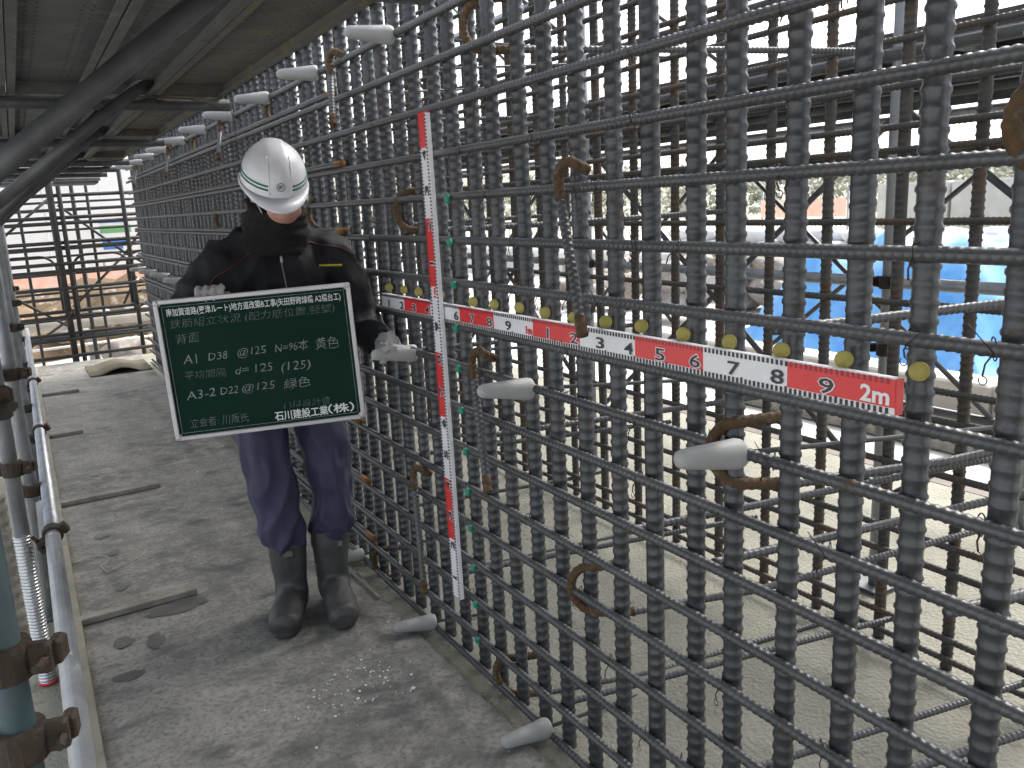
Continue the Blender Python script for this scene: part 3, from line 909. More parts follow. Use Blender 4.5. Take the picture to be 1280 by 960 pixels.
# curled brown mat at the far end
v, f = [], []
nx, ny = 14, 6
for j in range(ny + 1):
    for i in range(nx + 1):
        x = -0.66 + 0.58 * i / nx
        y = 8.3 + 0.75 * j / ny
        z = 0.026 + 0.055 * max(0, math.sin(PI * (i / nx) * 1.6 - .9)) * (1 - .3 * j / ny)
        v.append((x, y, z))
nv = len(v)
v += [(x, y, z - .004) for x, y, z in v]
for j in range(ny):
    for i in range(nx):
        a = j * (nx + 1) + i
        f += [(a, a + 1, a + nx + 2, a + nx + 1), (a + nv, a + nx + 1 + nv, a + nx + 2 + nv, a + 1 + nv)]
for i in range(nx):
    f.append((i, i + nv, i + 1 + nv, i + 1))
tag(MB().add(v, f).build('curled_mat', 'mat', None, True), 'curled brown sheet lying on the floor at the far end of the walkway', 'mat')

# ================================================================== PERSON
PN = thing('person', 'person in black jacket, white helmet and rubber boots holding a green board', 'person', (-0.34, 2.2, 0.019))
def P_(name, me, m, parent=PN):
    o = obj(name, me, m, parent)
    if parent is PN:
        o.matrix_parent_inverse = Matrix.Translation((0.34, -2.2, -0.019))
    return o
# body (one continuous figure under the clothes)
hipL, hipR = Vector((-0.425, 2.25, 0.90)), Vector((-0.235, 2.25, 0.90))
kneeL, kneeR = Vector((-0.415, 2.20, 0.50)), Vector((-0.228, 2.20, 0.49))
ankL, ankR = Vector((-0.40, 2.25, 0.115)), Vector((-0.24, 2.24, 0.115))
shL, shR = Vector((-0.498, 2.235, 1.345)), Vector((-0.138, 2.195, 1.350))
elL, elR = Vector((-0.645, 2.245, 1.155)), Vector((-0.062, 2.14, 1.095))
wrL, wrR = Vector((-0.600, 2.085, 1.225)), Vector((-0.068, 1.945, 1.045))
neck, headc = Vector((-0.335, 2.175, 1.44)), Vector((-0.330, 2.105, 1.575))
b = MB()
b.tube([(-0.33, 2.26, 0.86), (-0.33, 2.255, 1.0), (-0.33, 2.235, 1.2), (-0.325, 2.215, 1.36), (-0.33, 2.19, 1.43)], [(.09, .14), (.09, .13), (.095, .14), (.07, .13), (.05, .06)], 16, up=(0, 1, 0))
b.tube([neck - Vector((0, 0, .05)), headc], [.055, .055], 12)
b.ell(headc, (.074, .092, .112), Matrix.Rotation(R(-24), 3, 'X'))
b.ell(headc + Vector((0, -.058, -.062)), (.056, .052, .055))
b.ell(headc + Vector((0.002, -.100, -.074)), (.013, .019, .017))          # nose
for sx in (-1, 1):
    b.ell(headc + Vector((sx * .076, .01, -.02)), (.012, .02, .032))         # ears
    b.ell(headc + Vector((sx * .032, -.078, -.002)), (.022, .014, .010))     # brow
    b.ell(headc + Vector((sx * .034, -.074, -.072)), (.026, .022, .022))     # cheek
for h, k, a in ((hipL, kneeL, ankL), (hipR, kneeR, ankR)):
    b.tube([h, k, a], [.080, .055, .040], 12)
    b.tube([a, a + Vector((-.02, -.06, -.05))], [.036, .03], 10)
for s, e, w in ((shL, elL, wrL), (shR, elR, wrR)):
    b.tube([s, e, w], [.05, .042, .030], 10)
P_('body', remesh(b, 'body', 0.009, 5), 'skin')
eyem = mat('eye', (0.03, 0.02, 0.02), None, 0.2)
for sx in (-1, 1):
    P_('eye', MB().ell(headc + Vector((sx * .032, -.084, -.016)), (.011, .006, .006), None, 10, 6).mesh('eye', True), eyem)
P_('mouth', MB().ell(headc + Vector((0, -.102, -.062)), (.022, .006, .004), None, 10, 6).mesh('mouth', True), mat('lips', (.35, .12, .10), None, .5))

# jacket
j = MB()
j.tube([(-0.33, 2.265, 0.80), (-0.332, 2.262, 0.90), (-0.332, 2.25, 1.05), (-0.33, 2.235, 1.20), (-0.325, 2.218, 1.32), (-0.325, 2.205, 1.40), (-0.33, 2.185, 1.455)],
       [(.135, .195), (.145, .20), (.148, .205), (.145, .21), (.125, .215), (.09, .165), (.075, .09)], 20, up=(0, 1, 0))
for s, e, w, q in ((shL, elL, wrL, -1), (shR, elR, wrR, 1)):
    inn = s + Vector((-q * .05, 0, .005))
    j.tube([inn, s, (s + e) / 2 + Vector((q * .012, .01, 0)), e, (e + w) / 2, w], [.078, .084, .076, .070, .060, .048], 14)
    j.ell(s, (.075, .082, .072))
    j.tube([Vector((-.335, 2.20, 1.415)) + Vector((q * .02, 0, 0)), Vector((-.335, 2.20, 1.415)) + Vector((q * .085, .01, -.022)), s + Vector((0, 0, .008))], [.070, .068, .066], 12)
P_('jacket', remesh(j, 'jacket', 0.009, 8, 0.016, 10.0, (1, 1, .8), 3.0), 'jacket')
def strip(name, pts, m, r=0.003):
    return P_(name, MB().tube(pts, r, 6).mesh(name, True), m)
dgo = None
def snap(pts, meshname, off=0.002):
    """project points along y on to the jacket front"""
    me = bpy.data.meshes[meshname]
    from mathutils.bvhtree import BVHTree
    t = BVHTree.FromPolygons([v.co for v in me.vertices], [p.vertices for p in me.polygons])
    out = []
    for p in pts:
        h = t.ray_cast(Vector((p[0], 0.5, p[1])), Vector((0, 1, 0)))
        if h[0]: out.append(h[0] + Vector((0, -off, 0)))
    return out
def lerp_pts(a, n=10):
    out = []
    for p, q in zip(a[:-1], a[1:]):
        out += [(p[0] + (q[0] - p[0]) * i / n, p[1] + (q[1] - p[1]) * i / n) for i in range(n)]
    return out + [a[-1]]
for pts in ([(-.40, 1.395), (-.46, 1.35), (-.55, 1.30), (-.585, 1.25)], [(-.25, 1.405), (-.19, 1.385), (-.125, 1.372), (-.085, 1.35)]):
    q = snap(lerp_pts(pts), 'jacket')
    if len(q) > 2: strip('piping', q, 'seam', 0.0026)
q = snap(lerp_pts([(-.335, 1.40), (-.335, 1.25), (-.335, 1.05)]), 'jacket', .001)
if len(q) > 2: strip('zip', q, 'grey', 0.0022)
q = snap([(-.335, 1.345)], 'jacket', .006)
if q: P_('zip_pull', MB().box(q[0], (.008, .005, .022), bev=.002).mesh('zip_pull'), 'alum')
q = snap([(-.205 + .011 * i, 1.315 - .0006 * i) for i in range(8)], 'jacket', .0015)
if len(q) > 2:
    P_('chest_print', MB().tube(q, [(.0035, .0012)] * len(q), 6, up=(0, 0, 1)).mesh('chest_print'), 'logo')

# neck warmer
nw = MB()
nw.tube([(-0.335, 2.185, 1.395), (-0.335, 2.165, 1.44), (-0.333, 2.140, 1.49), (-0.331, 2.122, 1.520), (-0.331, 2.112, 1.538)],
        [(.105, .118), (.102, .112), (.104, .102), (.103, .096), (.100, .092)], 20, up=(0, 1, 0))
P_('neck_warmer', remesh(nw, 'neck_warmer', .007, 4, .014, 14, (.5, .5, 1.9), 8.0), 'fleece')

# trousers
tr = MB()
tr.tube([(-0.33, 2.265, 1.0), (-0.33, 2.265, 0.90), (-0.33, 2.26, 0.80)], [(.135, .185), (.145, .195), (.12, .18)], 18, up=(0, 1, 0))
for h, k, x, sx in ((hipL, kneeL, -0.405, -1), (hipR, kneeR, -0.232, 1)):
    tr.tube([h + Vector((0, 0, -.02)), h + Vector((sx * .012, -.01, -.15)), k + Vector((sx * .014, 0, .08)), k + Vector((sx * .010, .0, -.05)), (x + sx * .010, 2.205, 0.40), (x + sx * .006, 2.205, .36), (x, 2.212, .325), (x, 2.218, .300)],
            [(.100, .098), (.102, .093), (.092, .084), (.088, .080), (.092, .082), (.092, .082), (.084, .078), (.070, .066)], 18, up=(0, 1, 0))
P_('trousers', remesh(tr, 'trousers', .008, 4, .016, 9.5, (1.3, 1.3, .6), 5.0), 'trouser')

# boots
def boot(x, toe, y0):
    m = MB()
    tx, ty = toe
    heel = Vector((x, y0 + .055, 0.05))
    tdir = (Vector((tx, ty, 0)) - Vector((x, y0, 0))).normalized()
    m.tube([(x, y0, .315), (x, y0, .27), (x, y0 + .004, .20), (x, y0 + .006, .13), (x, y0 + .004, .07), (x, y0, .03)],
           [(.080, .072), (.079, .071), (.073, .065), (.070, .060), (.074, .060), (.066, .054)], 18, up=(0, 1, 0))
    L = (Vector((tx, ty, 0)) - Vector((x, y0, 0))).length
    o = Vector((x, y0, 0))
    m.tube([o - tdir * .05 + Vector((0, 0, .05)), o + tdir * .02 + Vector((0, 0, .072)), o + tdir * (L * .45) + Vector((0, 0, .060)), o + tdir * (L * .75) + Vector((0, 0, .048)), o + tdir * (L * .93) + Vector((0, 0, .044)), o + tdir * L + Vector((0, 0, .040))],
           [(.046, .048), (.074, .056), (.060, .060), (.051, .063), (.044, .055), (.024, .034)], 16, up=(0, 0, 1))
    m.tube([o - tdir * .055 + Vector((0, 0, .012)), o + tdir * (L * .4) + Vector((0, 0, .010)), o + tdir * (L * .75) + Vector((0, 0, .010)), o + tdir * (L * .97) + Vector((0, 0, .011))],
           [(.013, .044), (.011, .046), (.011, .054), (.012, .034)], 14, up=(0, 0, 1))
    for v in range(len(m.v)):
        p = m.v[v]
        m.v[v] = (p[0], p[1], max(p[2], 0.0) + .0205)
    bo = P_('boot', remesh(m, 'boot', .006, 4, .003, 14), 'boot')
    # rolled top edge and size label
    ring = [(x + .0705 * math.cos(a), y0 + .0785 * math.sin(a), .333) for a in [2 * PI * i / 24 for i in range(24)]]
    P_('boot_rim', MB().tube(ring, .005, 6, closed=True).mesh('boot_rim', True), 'boot')
    lx = x - .018 if x < -.3 else x + .008
    P_('boot_label', MB().box((lx, y0 - .0755, .285), (.030, .006, .022), Matrix.Rotation(-.25, 3, 'Z'), bev=.002).mesh('boot_label'), mat('boot_label', (.13, .13, .125), None, .6))
    return bo
boot(-0.395, (-0.490, 2.03), 2.225)
boot(-0.238, (-0.283, 1.965), 2.205)

# gloves: palm plus five bent fingers
def finger(m, p, r):
    m.tube(p, [r, r * 1.02, r * .98, r * .86][:len(p)], 8)
    m.ell(p[-1], (r * .84,) * 3, None, 8, 6)
g = MB()                                         # image-left hand: fingers hooked over the board's top edge
bx = Vector((0.945, -0.324, 0.031))
hp = Vector((-0.590, 2.030, 1.262))
g.tube([wrL + Vector((-.004, .01, -.012)), hp + Vector((.0, .032, -.012)), hp + Vector((.004, .012, .004))], [(.034, .032), (.030, .042), (.020, .040)], 12, up=(0, 0, 1))
for i, (o, L) in enumerate(((-.036, .030), (-.012, .036), (.012, .035), (.034, .028))):
    c = hp + bx * o
    nrm = Vector((-0.324, -0.945, 0))
    finger(g, [c + Vector((0, .012, .004)), c + nrm * .010 + Vector((0, 0, .017)), c + nrm * .036 + Vector((0, 0, .010)), c + nrm * (.043) + Vector((0, 0, -L * .55))], .0105)
finger(g, [hp + bx * .03 + Vector((0, .03, -.02)), hp + bx * .055 + Vector((0, .028, -.012)), hp + bx * .065 + Vector((0, .020, -.035))], .0115)
P_('glove', remesh(g, 'glove', .0042, 2, .002, 60), 'glove')
g = MB()                                         # image-right hand: pinching a pen towards the staff
hp = Vector((-0.072, 1.855, 1.050))
ax = Vector((0.0, -1, .06)).normalized()
g.tube([wrR + Vector((0, .03, 0)), wrR + Vector((-.002, -.01, 0)), hp, hp + ax * .035], [(.034, .032), (.036, .034), (.044, .030), (.034, .026)], 14, up=(0, 0, 1))
for i, dz in enumerate((.030, .011, -.010, -.030)):
    o = hp + ax * .030 + Vector((0, 0, dz))
    if i == 0:
        pts = [o, o + ax * .036 + Vector((-.022, 0, .014)), o + ax * .066 + Vector((-.030, 0, -.004)), o + ax * .078 + Vector((-.024, 0, -.022))]
    elif i == 1:
        pts = [o, o + ax * .034 + Vector((-.028, 0, .010)), o + ax * .060 + Vector((-.030, 0, -.008)), o + ax * .066 + Vector((-.022, 0, -.020))]
    else:
        pts = [o, o + ax * .026 + Vector((-.030, 0, .002)), o + ax * .030 + Vector((-.048, 0, -.012)), o + ax * .006 + Vector((-.048, 0, -.018))]
    finger(g, pts, .0108)
finger(g, [hp + Vector((-.024, 0, -.018)), hp + ax * .035 + Vector((-.048, 0, -.012)), hp + ax * .072 + Vector((-.040, 0, -.004)), hp + ax * .100 + Vector((-.028, 0, .004))], .0122)
P_('glove', remesh(g, 'glove', .0042, 2, .002, 60), 'glove')
for w, d in ((wrL, (hipL * 0 + Vector((.04, -.08, .05)))), (wrR, Vector((0, -1, -.25)))):
    d = d.normalized()
    P_('cuff', MB().tube([w - d * .012, w + d * .026], [(.047), (.043)], 14).mesh('cuff', True), 'jacket')

# helmet
HT = Matrix.Translation(headc + Vector((-.003, .004, .038))) @ Euler((R(31), R(2), R(-6))).to_matrix().to_4x4()
def hshell(rx, ry, rz, z0, seg=40, rings=16, lip=0.0):
    v, f = [], []
    for i in range(rings + 1):
        t = (PI / 2) * i / rings
        for k in range(seg):
            q = 2 * PI * k / seg
            ct = math.cos(t) ** 0.82
            x, y, z = rx * ct * math.cos(q), ry * ct * math.sin(q), z0 + (rz - z0) * math.sin(t)
            # raised centre ridge from brow to crown, with two flanking creases
            c = abs(x)
            ridge = 0.0045 * (1 if c < .030 else max(0, 1 - (c - .030) / .006)) * (1 if z > z0 + .015 else (z - z0) / .015)
            k2 = 1 + ridge / max(.05, math.hypot(math.hypot(x, y), z))
            v.append(HT @ Vector((x * k2, y * k2, z * k2)))
    for i in range(rings):
        for k in range(seg):
            l = (k + 1) % seg
            f.append((i * seg + k, i * seg + l, (i + 1) * seg + l, (i + 1) * seg + k))
    return MB().add(v, f)
sh = hshell(.107, .128, .118, -.005)
hel = P_('helmet', sh.mesh('helmet', True), 'helmet')
def HP(name, mb, m, smooth=True):
    for i, p in enumerate(mb.v):
        mb.v[i] = tuple(HT @ Vector(p))
    return obj(name, mb.mesh(name, smooth), m, hel)
# rim and peak: a band that sweeps out at the front (local -y)
v, f = [], []
seg = 48
for (ro, dz) in ((1.0, -.004), (1.045, -.010), (1.045, -.016), (.985, -.014)):
    for k in range(seg):
        q = 2 * PI * k / seg
        fr = max(0, -math.sin(q)) ** 3
        pk = 0.0 if ro <= 1.0 else 0.044 * fr
        x, y = .108 * ro * math.cos(q), .129 * ro * math.sin(q)
        d = Vector((x, y)).normalized()
        v.append((x + d.x * pk * .6, y + d.y * pk, dz - (.016 * fr if ro > 1 else .0)))
for i in range(4):
    for k in range(seg):
        l = (k + 1) % seg
        f.append((i * seg + k, i * seg + l, ((i + 1) % 4) * seg + l, ((i + 1) % 4) * seg + k))
HP('peak', MB().add(v, f), 'helmet')
def on_shell(q, z, off=.001):
    """point on the shell at azimuth q and height z (local)"""
    st = (z + .005) / .123
    t = math.asin(max(0, min(1, st)))
    ct = math.cos(t) ** 0.82
    x, y = .107 * ct * math.cos(q), .128 * ct * math.sin(q)
    c = abs(x)
    ridge = 0.0045 * (1 if c < .030 else max(0, 1 - (c - .030) / .006))
    k2 = 1 + (ridge + off) / max(.05, math.hypot(math.hypot(x, y), z))
    return Vector((x * k2, y * k2, z * k2))
for z in (.019, .031):
    for q0, q1 in ((-PI * .5 + .36, PI * .30), (PI * .70, PI * 1.5 - .36)):
        pts = [on_shell(q0 + (q1 - q0) * i / 20, z + .006 * math.cos(q0 + (q1 - q0) * i / 20) ** 2 * 0) for i in range(21)]
        HP('stripe', MB().tube(pts, [(.0034, .0012)] * 21, 6, up=(0, 0, 1)), 'stripe')
for sx in (-1, 1):
    pts = []
    for i in range(15):
        z = .006 + .098 * i / 14
        t = math.asin((z + .005) / .123)
        ct = max(1e-4, math.cos(t) ** 0.82)
        cx = min(.98, .034 / (.107 * ct))
        q = -math.acos(cx) if sx > 0 else -PI + math.acos(cx)
        pts.append(on_shell(q, z, .0002))
    HP('ridge', MB().tube(pts, .0032, 6), 'helmet')
e0 = on_shell(-PI / 2, .034, .0012)
en = Vector((0, -1, .28)).normalized()
e1, e2 = Vector((1, 0, 0)), en.cross(Vector((1, 0, 0))) * 1
e2 = e2 if e2.z > 0 else -e2
HP('emblem_ring', MB().tube([e0 + e1 * .0125 * math.cos(a) + e2 * .0125 * math.sin(a) for a in [2 * PI * i / 24 for i in range(24)]], .0014, 5, closed=True), 'grey')
for dz, m_ in ((.003, 'stripe'), (-.003, 'stripe')):
    HP('emblem_bar', MB().tube([e0 + e1 * -.007 + e2 * (dz - .001), e0 + e1 * .007 + e2 * (dz + .002)], .0013, 5), m_)
HP('emblem_bar', MB().tube([e0 + e1 * -.006 + e2 * -.004, e0 + e1 * .001 + e2 * .005], .0013, 5), 'ink')
strap = [headc + Vector(p) for p in ((-.082, -.02, .02), (-.084, -.035, -.03), (-.07, -.06, -.075))]
P_('chin_strap', MB().tube(strap, [(.008, .0015)] * 3, 6, up=(0, 1, 0)).mesh('chin_strap'), 'grey')

# pen
pa = hp + ax * .045 + Vector((-.034, .0, .012))
pb = Vector((-0.085, 1.575, 1.072))
pe = thing('marker_pen', 'slim pale pen held in the gloved hand, pointing at the upright staff', 'pen', pa)
dv = pb - pa
MB().tube([(0, 0, 0), dv * .75], .0050, 10).build('barrel', 'white', pe, True)
MB().tube([dv * .75, dv * .95, dv], [.0042, .0026, .001], 8).build('nib', 'grey', pe, True)
MB().tube([dv * -.04, dv * -.25], [.0046, .0030], 8).build('tail', 'galv', pe, True)

# ================================================================== CHALKBOARD
ex = Vector((0.94541883, -0.3243817, 0.03097964))
ez = Vector((-0.02898334, 0.01098509, 0.99951953))
en = ex.cross(ez).normalized()
BD = thing('notice_board', 'green chalkboard with aluminium frame and white Japanese writing held by the person', 'chalkboard')
BD.matrix_world = Matrix(((ex.x, ez.x, en.x, -0.47466), (ex.y, ez.y, en.y, 1.93840), (ex.z, ez.z, en.z, 1.03703), (0, 0, 0, 1)))
BW, BH = 0.60, 0.45
MB().box((0, 0, -.003), (BW - .02, BH - .02, .008)).build('panel', 'board', BD)
fw = .014
fr = MB()
for sy in (-1, 1):
    fr.box((0, sy * (BH / 2 - fw / 2), 0), (BW - .03, fw, .018), bev=.002)
for sx in (-1, 1):
    fr.box((sx * (BW / 2 - fw / 2), 0, 0), (fw, BH - .03, .0175), bev=.002)
for sx in (-1, 1):
    for sy in (-1, 1):
        fr.box((sx * (BW / 2 - .0105), sy * (BH / 2 - .0105), 0), (.021, .021, .0195), bev=.006)
fr.build('frame', 'alum', BD)
bl = MB()
for sy in (-1, 1): bl.box((0, sy * (BH / 2 - .0225), .0013), (BW - .044, .0012, .0006))
for sx in (-1, 1): bl.box((sx * (BW / 2 - .0225), 0, .0013), (.0012, BH - .046, .0006))
bl.build('border_line', 'chalk', BD)
def write(s, x, y, size, m, width, bold=0.0, shear=0.0, rot=0.0, name='lettering', jit=0.0):
    me = text_mesh(s, size, name, .0002, bold, shear, width)
    if jit:
        for v in me.vertices:
            q = Vector((v.co.x * 45, v.co.y * 45, size * 100))
            v.co.x += jit * noise.noise(q)
            v.co.y += jit * noise.noise(q + Vector((9, 9, 9)))
    return obj(name, me, m, BD, (x, y, .0016), (0, 0, rot))
write('南加賀道路(粟津ルート)地方道改築B工事(矢田野跨線橋 A2橋台工)', -.266, .174, .026, 'print', .532, .0002)
CH = dict(jit=.0034, name='chalk_writing')
write('鉄筋組立状況 (配力筋位置,竪壁)', -.262, .136, .030, 'chalk2', .505, -.0004, .12, .004, **CH)
write('背面', -.250, .086, .036, 'chalk2', .072, -.0004, .1, .02, **CH)
write('A1', -.240, .018, .042, 'chalk', .044, -.0004, .15, 0, **CH)
write('D38', -.164, .022, .036, 'chalk', .060, -.0004, .15, 0, **CH)
write('@125', -.075, .026, .036, 'chalk', .090, -.0004, .15, 0, **CH)
write('N=96本', .042, .026, .036, 'chalk', .104, -.0004, .15, 0, **CH)
write('黄色', .168, .022, .042, 'chalk', .074, -.0004, .1, 0, **CH)
write('平均間隔', -.243, -.030, .030, 'chalk2', .125, -.0004, .1, -.01, **CH)
write('d= 125', -.090, -.032, .036, 'chalk', .118, -.0004, .15, .01, **CH)
write('(125)', .053, -.037, .040, 'chalk', .092, -.0004, .15, 0, **CH)
write('A3-2', -.248, -.098, .040, 'chalk', .090, -.0004, .15, .06, **CH)
write('D22', -.144, -.092, .036, 'chalk', .056, -.0004, .15, 0, **CH)
write('@125', -.078, -.090, .034, 'chalk', .104, -.0004, .15, 0, **CH)
write('緑色', .052, -.095, .038, 'chalk', .086, -.0004, .1, 0, **CH)
write('立会者: 川阪氏', -.250, -.186, .034, 'chalk2', .180, -.0003, .08, -.005, **CH)
write('( )は設計値', .044, -.160, .026, 'chalk2', .150, -.0004, .1, -.01, **CH)
write('石川建設工業', .012, -.196, .033, 'print', .170, .0005)
write('（株）', .182, -.194, .033, 'print', .085, .0005)

# ================================================================== OUTSIDE: FAR END
# white hoarding with an orange safety net in front of it
HD = thing('site_hoarding', 'row of tall white hoarding panels beyond the far end scaffold', 'hoarding')
for i in range(10):
    MB().box((-7 + 1.2 * i, 22 + .02 * (i % 2), 1.35), (1.19, .05, 3.4), bev=.01).build('panel', 'hoard', HD)
ON = thing('orange_barrier', 'orange safety net strip along the foot of the white hoarding', 'safety net')
for i in range(7):
    MB().box((-7 + 1.8 * i + .9, 20.5, .33), (1.78, .012, .36)).build('net', 'orange', ON)
    pipe(ON, (-7 + 1.8 * i, 20.53, -.5), (-7 + 1.8 * i, 20.53, .68), 'galv', .02, 'post', 8)
SG = thing('site_sign', 'white sign board with blue and green printed bands in front of the hoarding', 'sign')
MB().box((1.05, 21.0, 1.28), (1.05, .03, 1.25)).build('board', 'hoard', SG)
MB().box((0.94, 20.98, 1.53), (.62, .012, .07)).build('blue_band', 'blue', SG)
MB().box((0.96, 20.98, 1.35), (.66, .012, .17)).build('green_band', 'signg', SG)
MB().box((0.95, 20.98, 1.08), (.60, .012, .10)).build('blue_band', 'blue', SG)
MB().box((0.86, 20.98, .95), (.42, .012, .12)).build('blue_band', 'blue', SG)
for x in (.62, 1.48): pipe(SG, (x, 21.04, -.5), (x, 21.04, 1.9), 'galv', .025, 'post', 8)

def mound(name, c, rx, ry, h, m, seed, label, cat, group=None, nx=26, rough=.35):
    v, f = [], []
    for j in range(nx + 1):
        for i in range(nx + 1):
            a, b_ = 2 * i / nx - 1, 2 * j / nx - 1
            d = math.hypot(a, b_)
            k = max(0, 1 - d * d)
            nz = noise.fractal(Vector((a * 3 + seed, b_ * 3, seed)), 1.0, 2.0, 4)
            v.append((c[0] + rx * a, c[1] + ry * b_, c[2] - .12 + (h + .12) * (k ** .8) * (1 + rough * nz)))
    for j in range(nx):
        for i in range(nx):
            a = j * (nx + 1) + i
            f.append((a, a + 1, a + nx + 2, a + nx + 1))
    return tag(MB().add(v, f).build(name, m, None, True), label, cat, group)
mound('earth_mound', (-2.2, 14.6, -.5), 2.4, 1.6, .85, 'mud', 1.3, 'brown earth mound on the left beyond the end scaffold', 'earth mound')
mound('earth_mound', (0.9, 15.2, -.5), 2.6, 1.7, .95, 'mud', 5.1, 'brown earth mound beside the boulders beyond the end scaffold', 'earth mound')
mound('earth_mound', (0.3, 18.2, -.5), 4.5, 1.4, .75, 'mud', 9.7, 'long brown earth bank in front of the orange safety net', 'earth mound')
def boulder(c, r, seed, label, group=None, m='rock'):
    bmm = bmesh.new()
    bmesh.ops.create_icosphere(bmm, subdivisions=3, radius=1)
    for v in bmm.verts:
        n_ = noise.fractal(v.co * 1.6 + Vector((seed, seed, 0)), 1.0, 2.0, 3)
        v.co = Vector((v.co.x * r[0], v.co.y * r[1], v.co.z * r[2])) * (1 + .28 * n_)
    me = bpy.data.meshes.new('boulder')
    bmm.to_mesh(me)
    bmm.free()
    me.polygons.foreach_set('use_smooth', [True] * len(me.polygons))
    o = obj('boulder', me, m, None, c)
    return tag(o, label, 'boulder', group)
boulder((0.05, 12.2, -.34), (.34, .3, .26), 2.2, 'rounded brown boulder behind the end scaffold')
boulder((0.62, 11.9, -.32), (.26, .25, .24), 7.4, 'pale boulder behind the end scaffold next to the rebar')
for i, (x, y, s) in enumerate(((-.6, 13.6, .22), (.45, 13.9, .25), (-1.5, 13.3, .2), (1.2, 14.0, .3), (-.1, 14.2, .18), (.9, 13.4, .2))):
    boulder((x, y, -.1 + .1 * (i % 3)), (s * 1.2, s, s * .8), i * 2.7 + 1, 'rough grey stone on the brown earth beyond the end scaffold', 'stones on the brown earth')
t = thing('concrete_pipe', 'long beige concrete pipe lying across behind the end scaffold', 'pipe', (-.4, 11.7, .17))
MB().tube([(-2.6, 0, 0), (2.2, 0, .10)], .085, 18).build('pipe_barrel', 'pipe', t, True)
MB().tube([(-2.7, 0, -.002), (-2.5, 0, .002)], .10, 18).build('pipe_socket', 'pipe', t, True)
for x in (-2, 0, 1.7):
    MB().box((x, 0, -.38), (.12, .25, .62)).build('support', 'wood', t)
t = thing('white_rail', 'thin white pipe rail at knee height behind the end scaffold', 'rail', (-.4, 11.2, -.05))
MB().tube([(-1.8, 0, 0), (1.2, 0, .06)], .016, 8).build('rail', 'hoard', t, True)
for x in (-1.7, 1.1): MB().tube([(x, 0, -.45), (x, 0, .02)], .016, 8).build('leg', 'hoard', t, True)

# ================================================================== OUTSIDE: RIGHT
def tarp(c, rx, ry, h, seed, label, rz=0.0):
    v, f = [], []
    nx = 44
    for j in range(nx + 1):
        for i in range(nx + 1):
            a, b_ = 2 * i / nx - 1, 2 * j / nx - 1
            d = max(abs(a), abs(b_))
            k = min(1, max(0, (1 - d) / .55))
            k = k * k * (3 - 2 * k)
            q = Vector((a * 3 + seed, b_ * 3, seed))
            fold = .5 - abs(noise.noise(Vector((a * 7 + seed, b_ * 2.2, seed)))) 
            z = h * k * (1 + .25 * noise.noise(q)) + .06 * fold * (.3 + k)
            v.append((rx * a * (1 + .05 * noise.noise(q * 2)), ry * b_ * (1 + .05 * noise.noise(q * 2 + Vector((4, 4, 4)))), z + .05))
    for j in range(nx):
        for i in range(nx):
            a = j * (nx + 1) + i
            f.append((a, a + 1, a + nx + 2, a + nx + 1))
    o = MB().add(v, f).build('tarpaulin', 'tarp', None, True, c, (0, 0, rz))
    return tag(o, label, 'tarpaulin')
tarp((8.2, 5.3, -.52), 1.9, 1.8, 1.25, 1.7, 'blue tarpaulin heap draped over materials behind the rear rebar')
tarp((8.6, 1.6, -.52), 2.2, 1.9, 1.15, 8.8, 'wide blue tarpaulin heap beside the concrete blocks', .2)
# pale kerb of precast blocks in front of the tarpaulins
for i in range(9):
    o = MB().box((0, 0, 0), (.36, 1.15, .40), bev=.02).build('precast_block', 'block', None, False, (5.55 + .03 * (i % 2), -1.2 + 1.18 * i, -.30), (0, 0, random.gauss(0, .02)))
    tag(o, 'beige precast concrete block in the row in front of the blue tarpaulins', 'concrete block', 'precast blocks in front of the tarpaulins')
for i, (x, y0, y1, z, m) in enumerate(((5.1, -1.2, 6.0, -.42, 'timber'), (4.75, -1.0, 5.2, -.44, 'wood'))):
    o = MB().box((0, 0, 0), (.12, y1 - y0, .10), bev=.008).build('timber_beam', m, None, False, (x, (y0 + y1) / 2, z))
    tag(o, ('yellow' if i == 0 else 'grey') + ' squared timber lying on the ground beyond the outer scaffold', 'timber')
def ibeam(x, y0, y1, z, h, w, label):
    mb = MB()
    L, cy = y1 - y0, (y0 + y1) / 2
    mb.box((0, 0, 0), (.012, L, h - .024))
    for s in (-1, 1): mb.box((0, 0, s * (h / 2 - .006)), (w, L, .012))
    return tag(mb.build('steel_beam', 'steel', None, False, (x, cy, z)), label, 'steel beam')
ibeam(3.10, -1.0, 7.0, -.38, .22, .2, 'rusty steel beam lying on the ground closest to the concrete footing')
ibeam(3.65, -1.0, 6.5, -.40, .18, .18, 'dark steel beam lying between the footing and the timbers')
# rubble pile, sandbags, orange net and concrete blocks further off
for i in range(26):
    x, y = random.uniform(7.6, 10.8), random.uniform(9.0, 13.5)
    boulder((x, y, -.35 + random.random() * .75), (random.uniform(.2, .5), random.uniform(.2, .45), random.uniform(.15, .32)), i * 1.9, 'grey stone in the pile behind the blue tarpaulins', 'stones behind the tarpaulins')
bagm = MB().ell((0, 0, 0), (.42, .26, .15), None, 16, 10).mesh('sandbag', True)
setmat(bagm, 'bag')
for i in range(14):
    for q in range(2):
        o = obj('sandbag', bagm, None, None, (11.6 + random.gauss(0, .06), 3.0 + .78 * i + .35 * q, .42 + .24 * q), (random.gauss(0, .05), random.gauss(0, .05), PI / 2 + random.gauss(0, .1)))
        tag(o, 'white sandbag in the long double row beyond the tarpaulins', 'sandbag', 'white sandbags beyond the tarpaulins')
t = thing('retaining_bank', 'low pale earth bank carrying the white sandbags', 'earth bank')
v, f = [], []
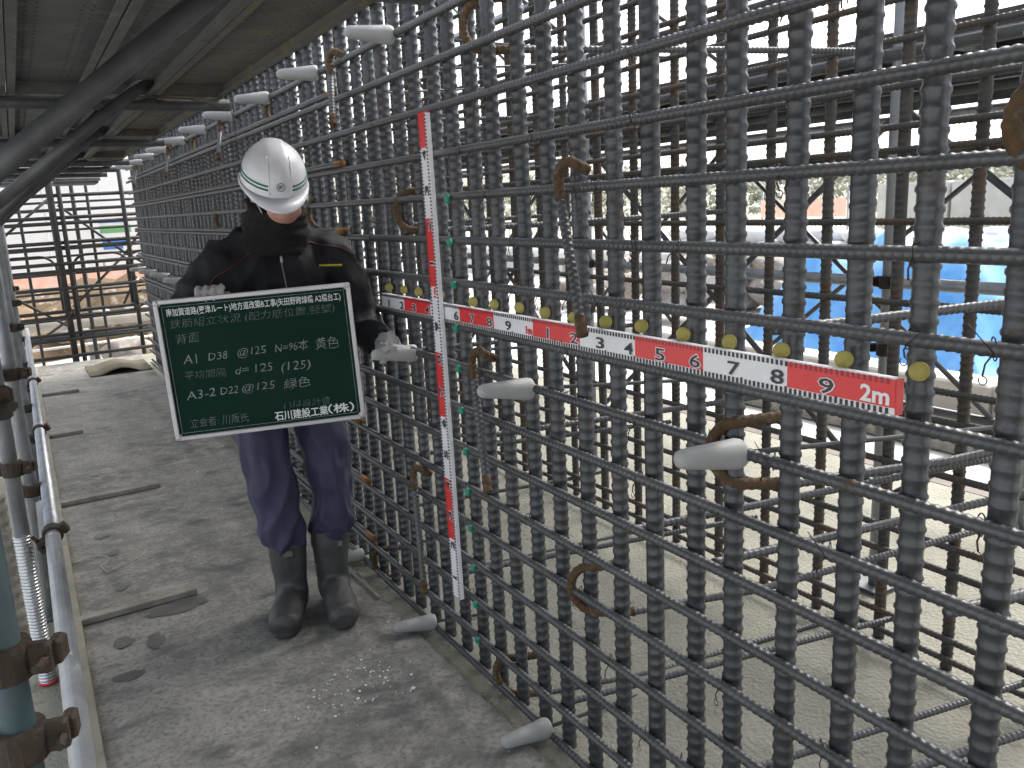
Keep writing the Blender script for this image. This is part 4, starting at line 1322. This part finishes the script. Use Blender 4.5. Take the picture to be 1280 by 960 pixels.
for j in range(40):
    y = -4 + .7 * j
    for (x, z) in ((10.9, -.55), (11.2, .18), (11.5, .27), (13.2, .30), (14.5, -.55)):
        v.append((x + .12 * noise.noise(Vector((x, y, 1))), y, z + .05 * noise.noise(Vector((x * 2, y, 5)))))
for j in range(39):
    for i in range(4):
        a = j * 5 + i
        f.append((a, a + 1, a + 6, a + 5))
MB().add(v, f).build('bank_surface', 'ground', t, True)
ON2 = thing('orange_barrier', 'orange safety net standing behind the white sandbags', 'safety net')
for i in range(2):
    MB().box((13.0, 10.3 + 1.1 * i + .55, 1.12), (.012, 1.08, .36)).build('net', 'orange', ON2)
for i in range(3):
    pipe(ON2, (13.05, 10.3 + 1.1 * i, .2), (13.05, 10.3 + 1.1 * i, 1.5), 'galv', .02, 'post', 8)
for i in range(6):
    o = MB().box((0, 0, 0), (1.0, 1.4, 1.25), bev=.03).build('stacked_block', 'block', None, False, (13.4, 1.6 + 1.45 * i, .90), (0, 0, random.gauss(0, .02)))
    tag(o, 'large pale concrete block on the bank behind the sandbags', 'concrete block', 'large blocks on the bank')

# hill with a wood, haze put into their pale colours, closing the view
v, f = [], []
nx, ny = 60, 24
for j in range(ny + 1):
    for i in range(nx + 1):
        an = R(-50 + 190 * i / nx)
        d = 45 + 130 * j / ny
        h = (1 - math.exp(-j / 9.0)) * 4 * (1 + .45 * noise.noise(Vector((math.cos(an) * 2.2, math.sin(an) * 2.2, 4)))) + 1.2 * noise.noise(Vector((an * 9, d * .05, 1)))
        v.append((1 + d * math.sin(an), 4 + d * math.cos(an), -.8 + max(0, h) * (1 if j else 0)))
for j in range(ny):
    for i in range(nx):
        a = j * (nx + 1) + i
        f.append((a, a + 1, a + nx + 2, a + nx + 1))
struct(MB().add(v, f).build('hill', 'hill', None, True))
fm = MB()
rnd = random.Random(3)
for i in range(900):
    an = R(rnd.uniform(-40, 125))
    d = rnd.uniform(50, 110)
    j = (d - 45) / 130 * ny
    h = (1 - math.exp(-j / 9.0)) * 4
    bx_, by_ = 1 + d * math.sin(an), 4 + d * math.cos(an)
    ht = rnd.uniform(1.5, 3.5)
    for q in range(60):
        px, py, pz = rnd.gauss(0, ht * .22), rnd.gauss(0, ht * .22), rnd.uniform(.2, 1) * ht
        s = rnd.uniform(.12, .3)
        o = Vector((bx_ + px, by_ + py, h - 1 + pz))
        e1_ = Vector((rnd.gauss(0, 1), rnd.gauss(0, 1), rnd.gauss(0, 1))).normalized()
        e2_ = e1_.orthogonal().normalized()
        fm.add([o + e1_ * s, o + e2_ * s, o - e1_ * s, o - e2_ * s], [(0, 1, 2, 3)])
struct(fm.build('far_wood', 'leaf'), 'stuff')
print('TRIS', sum(len(m.polygons) for m in bpy.data.meshes))
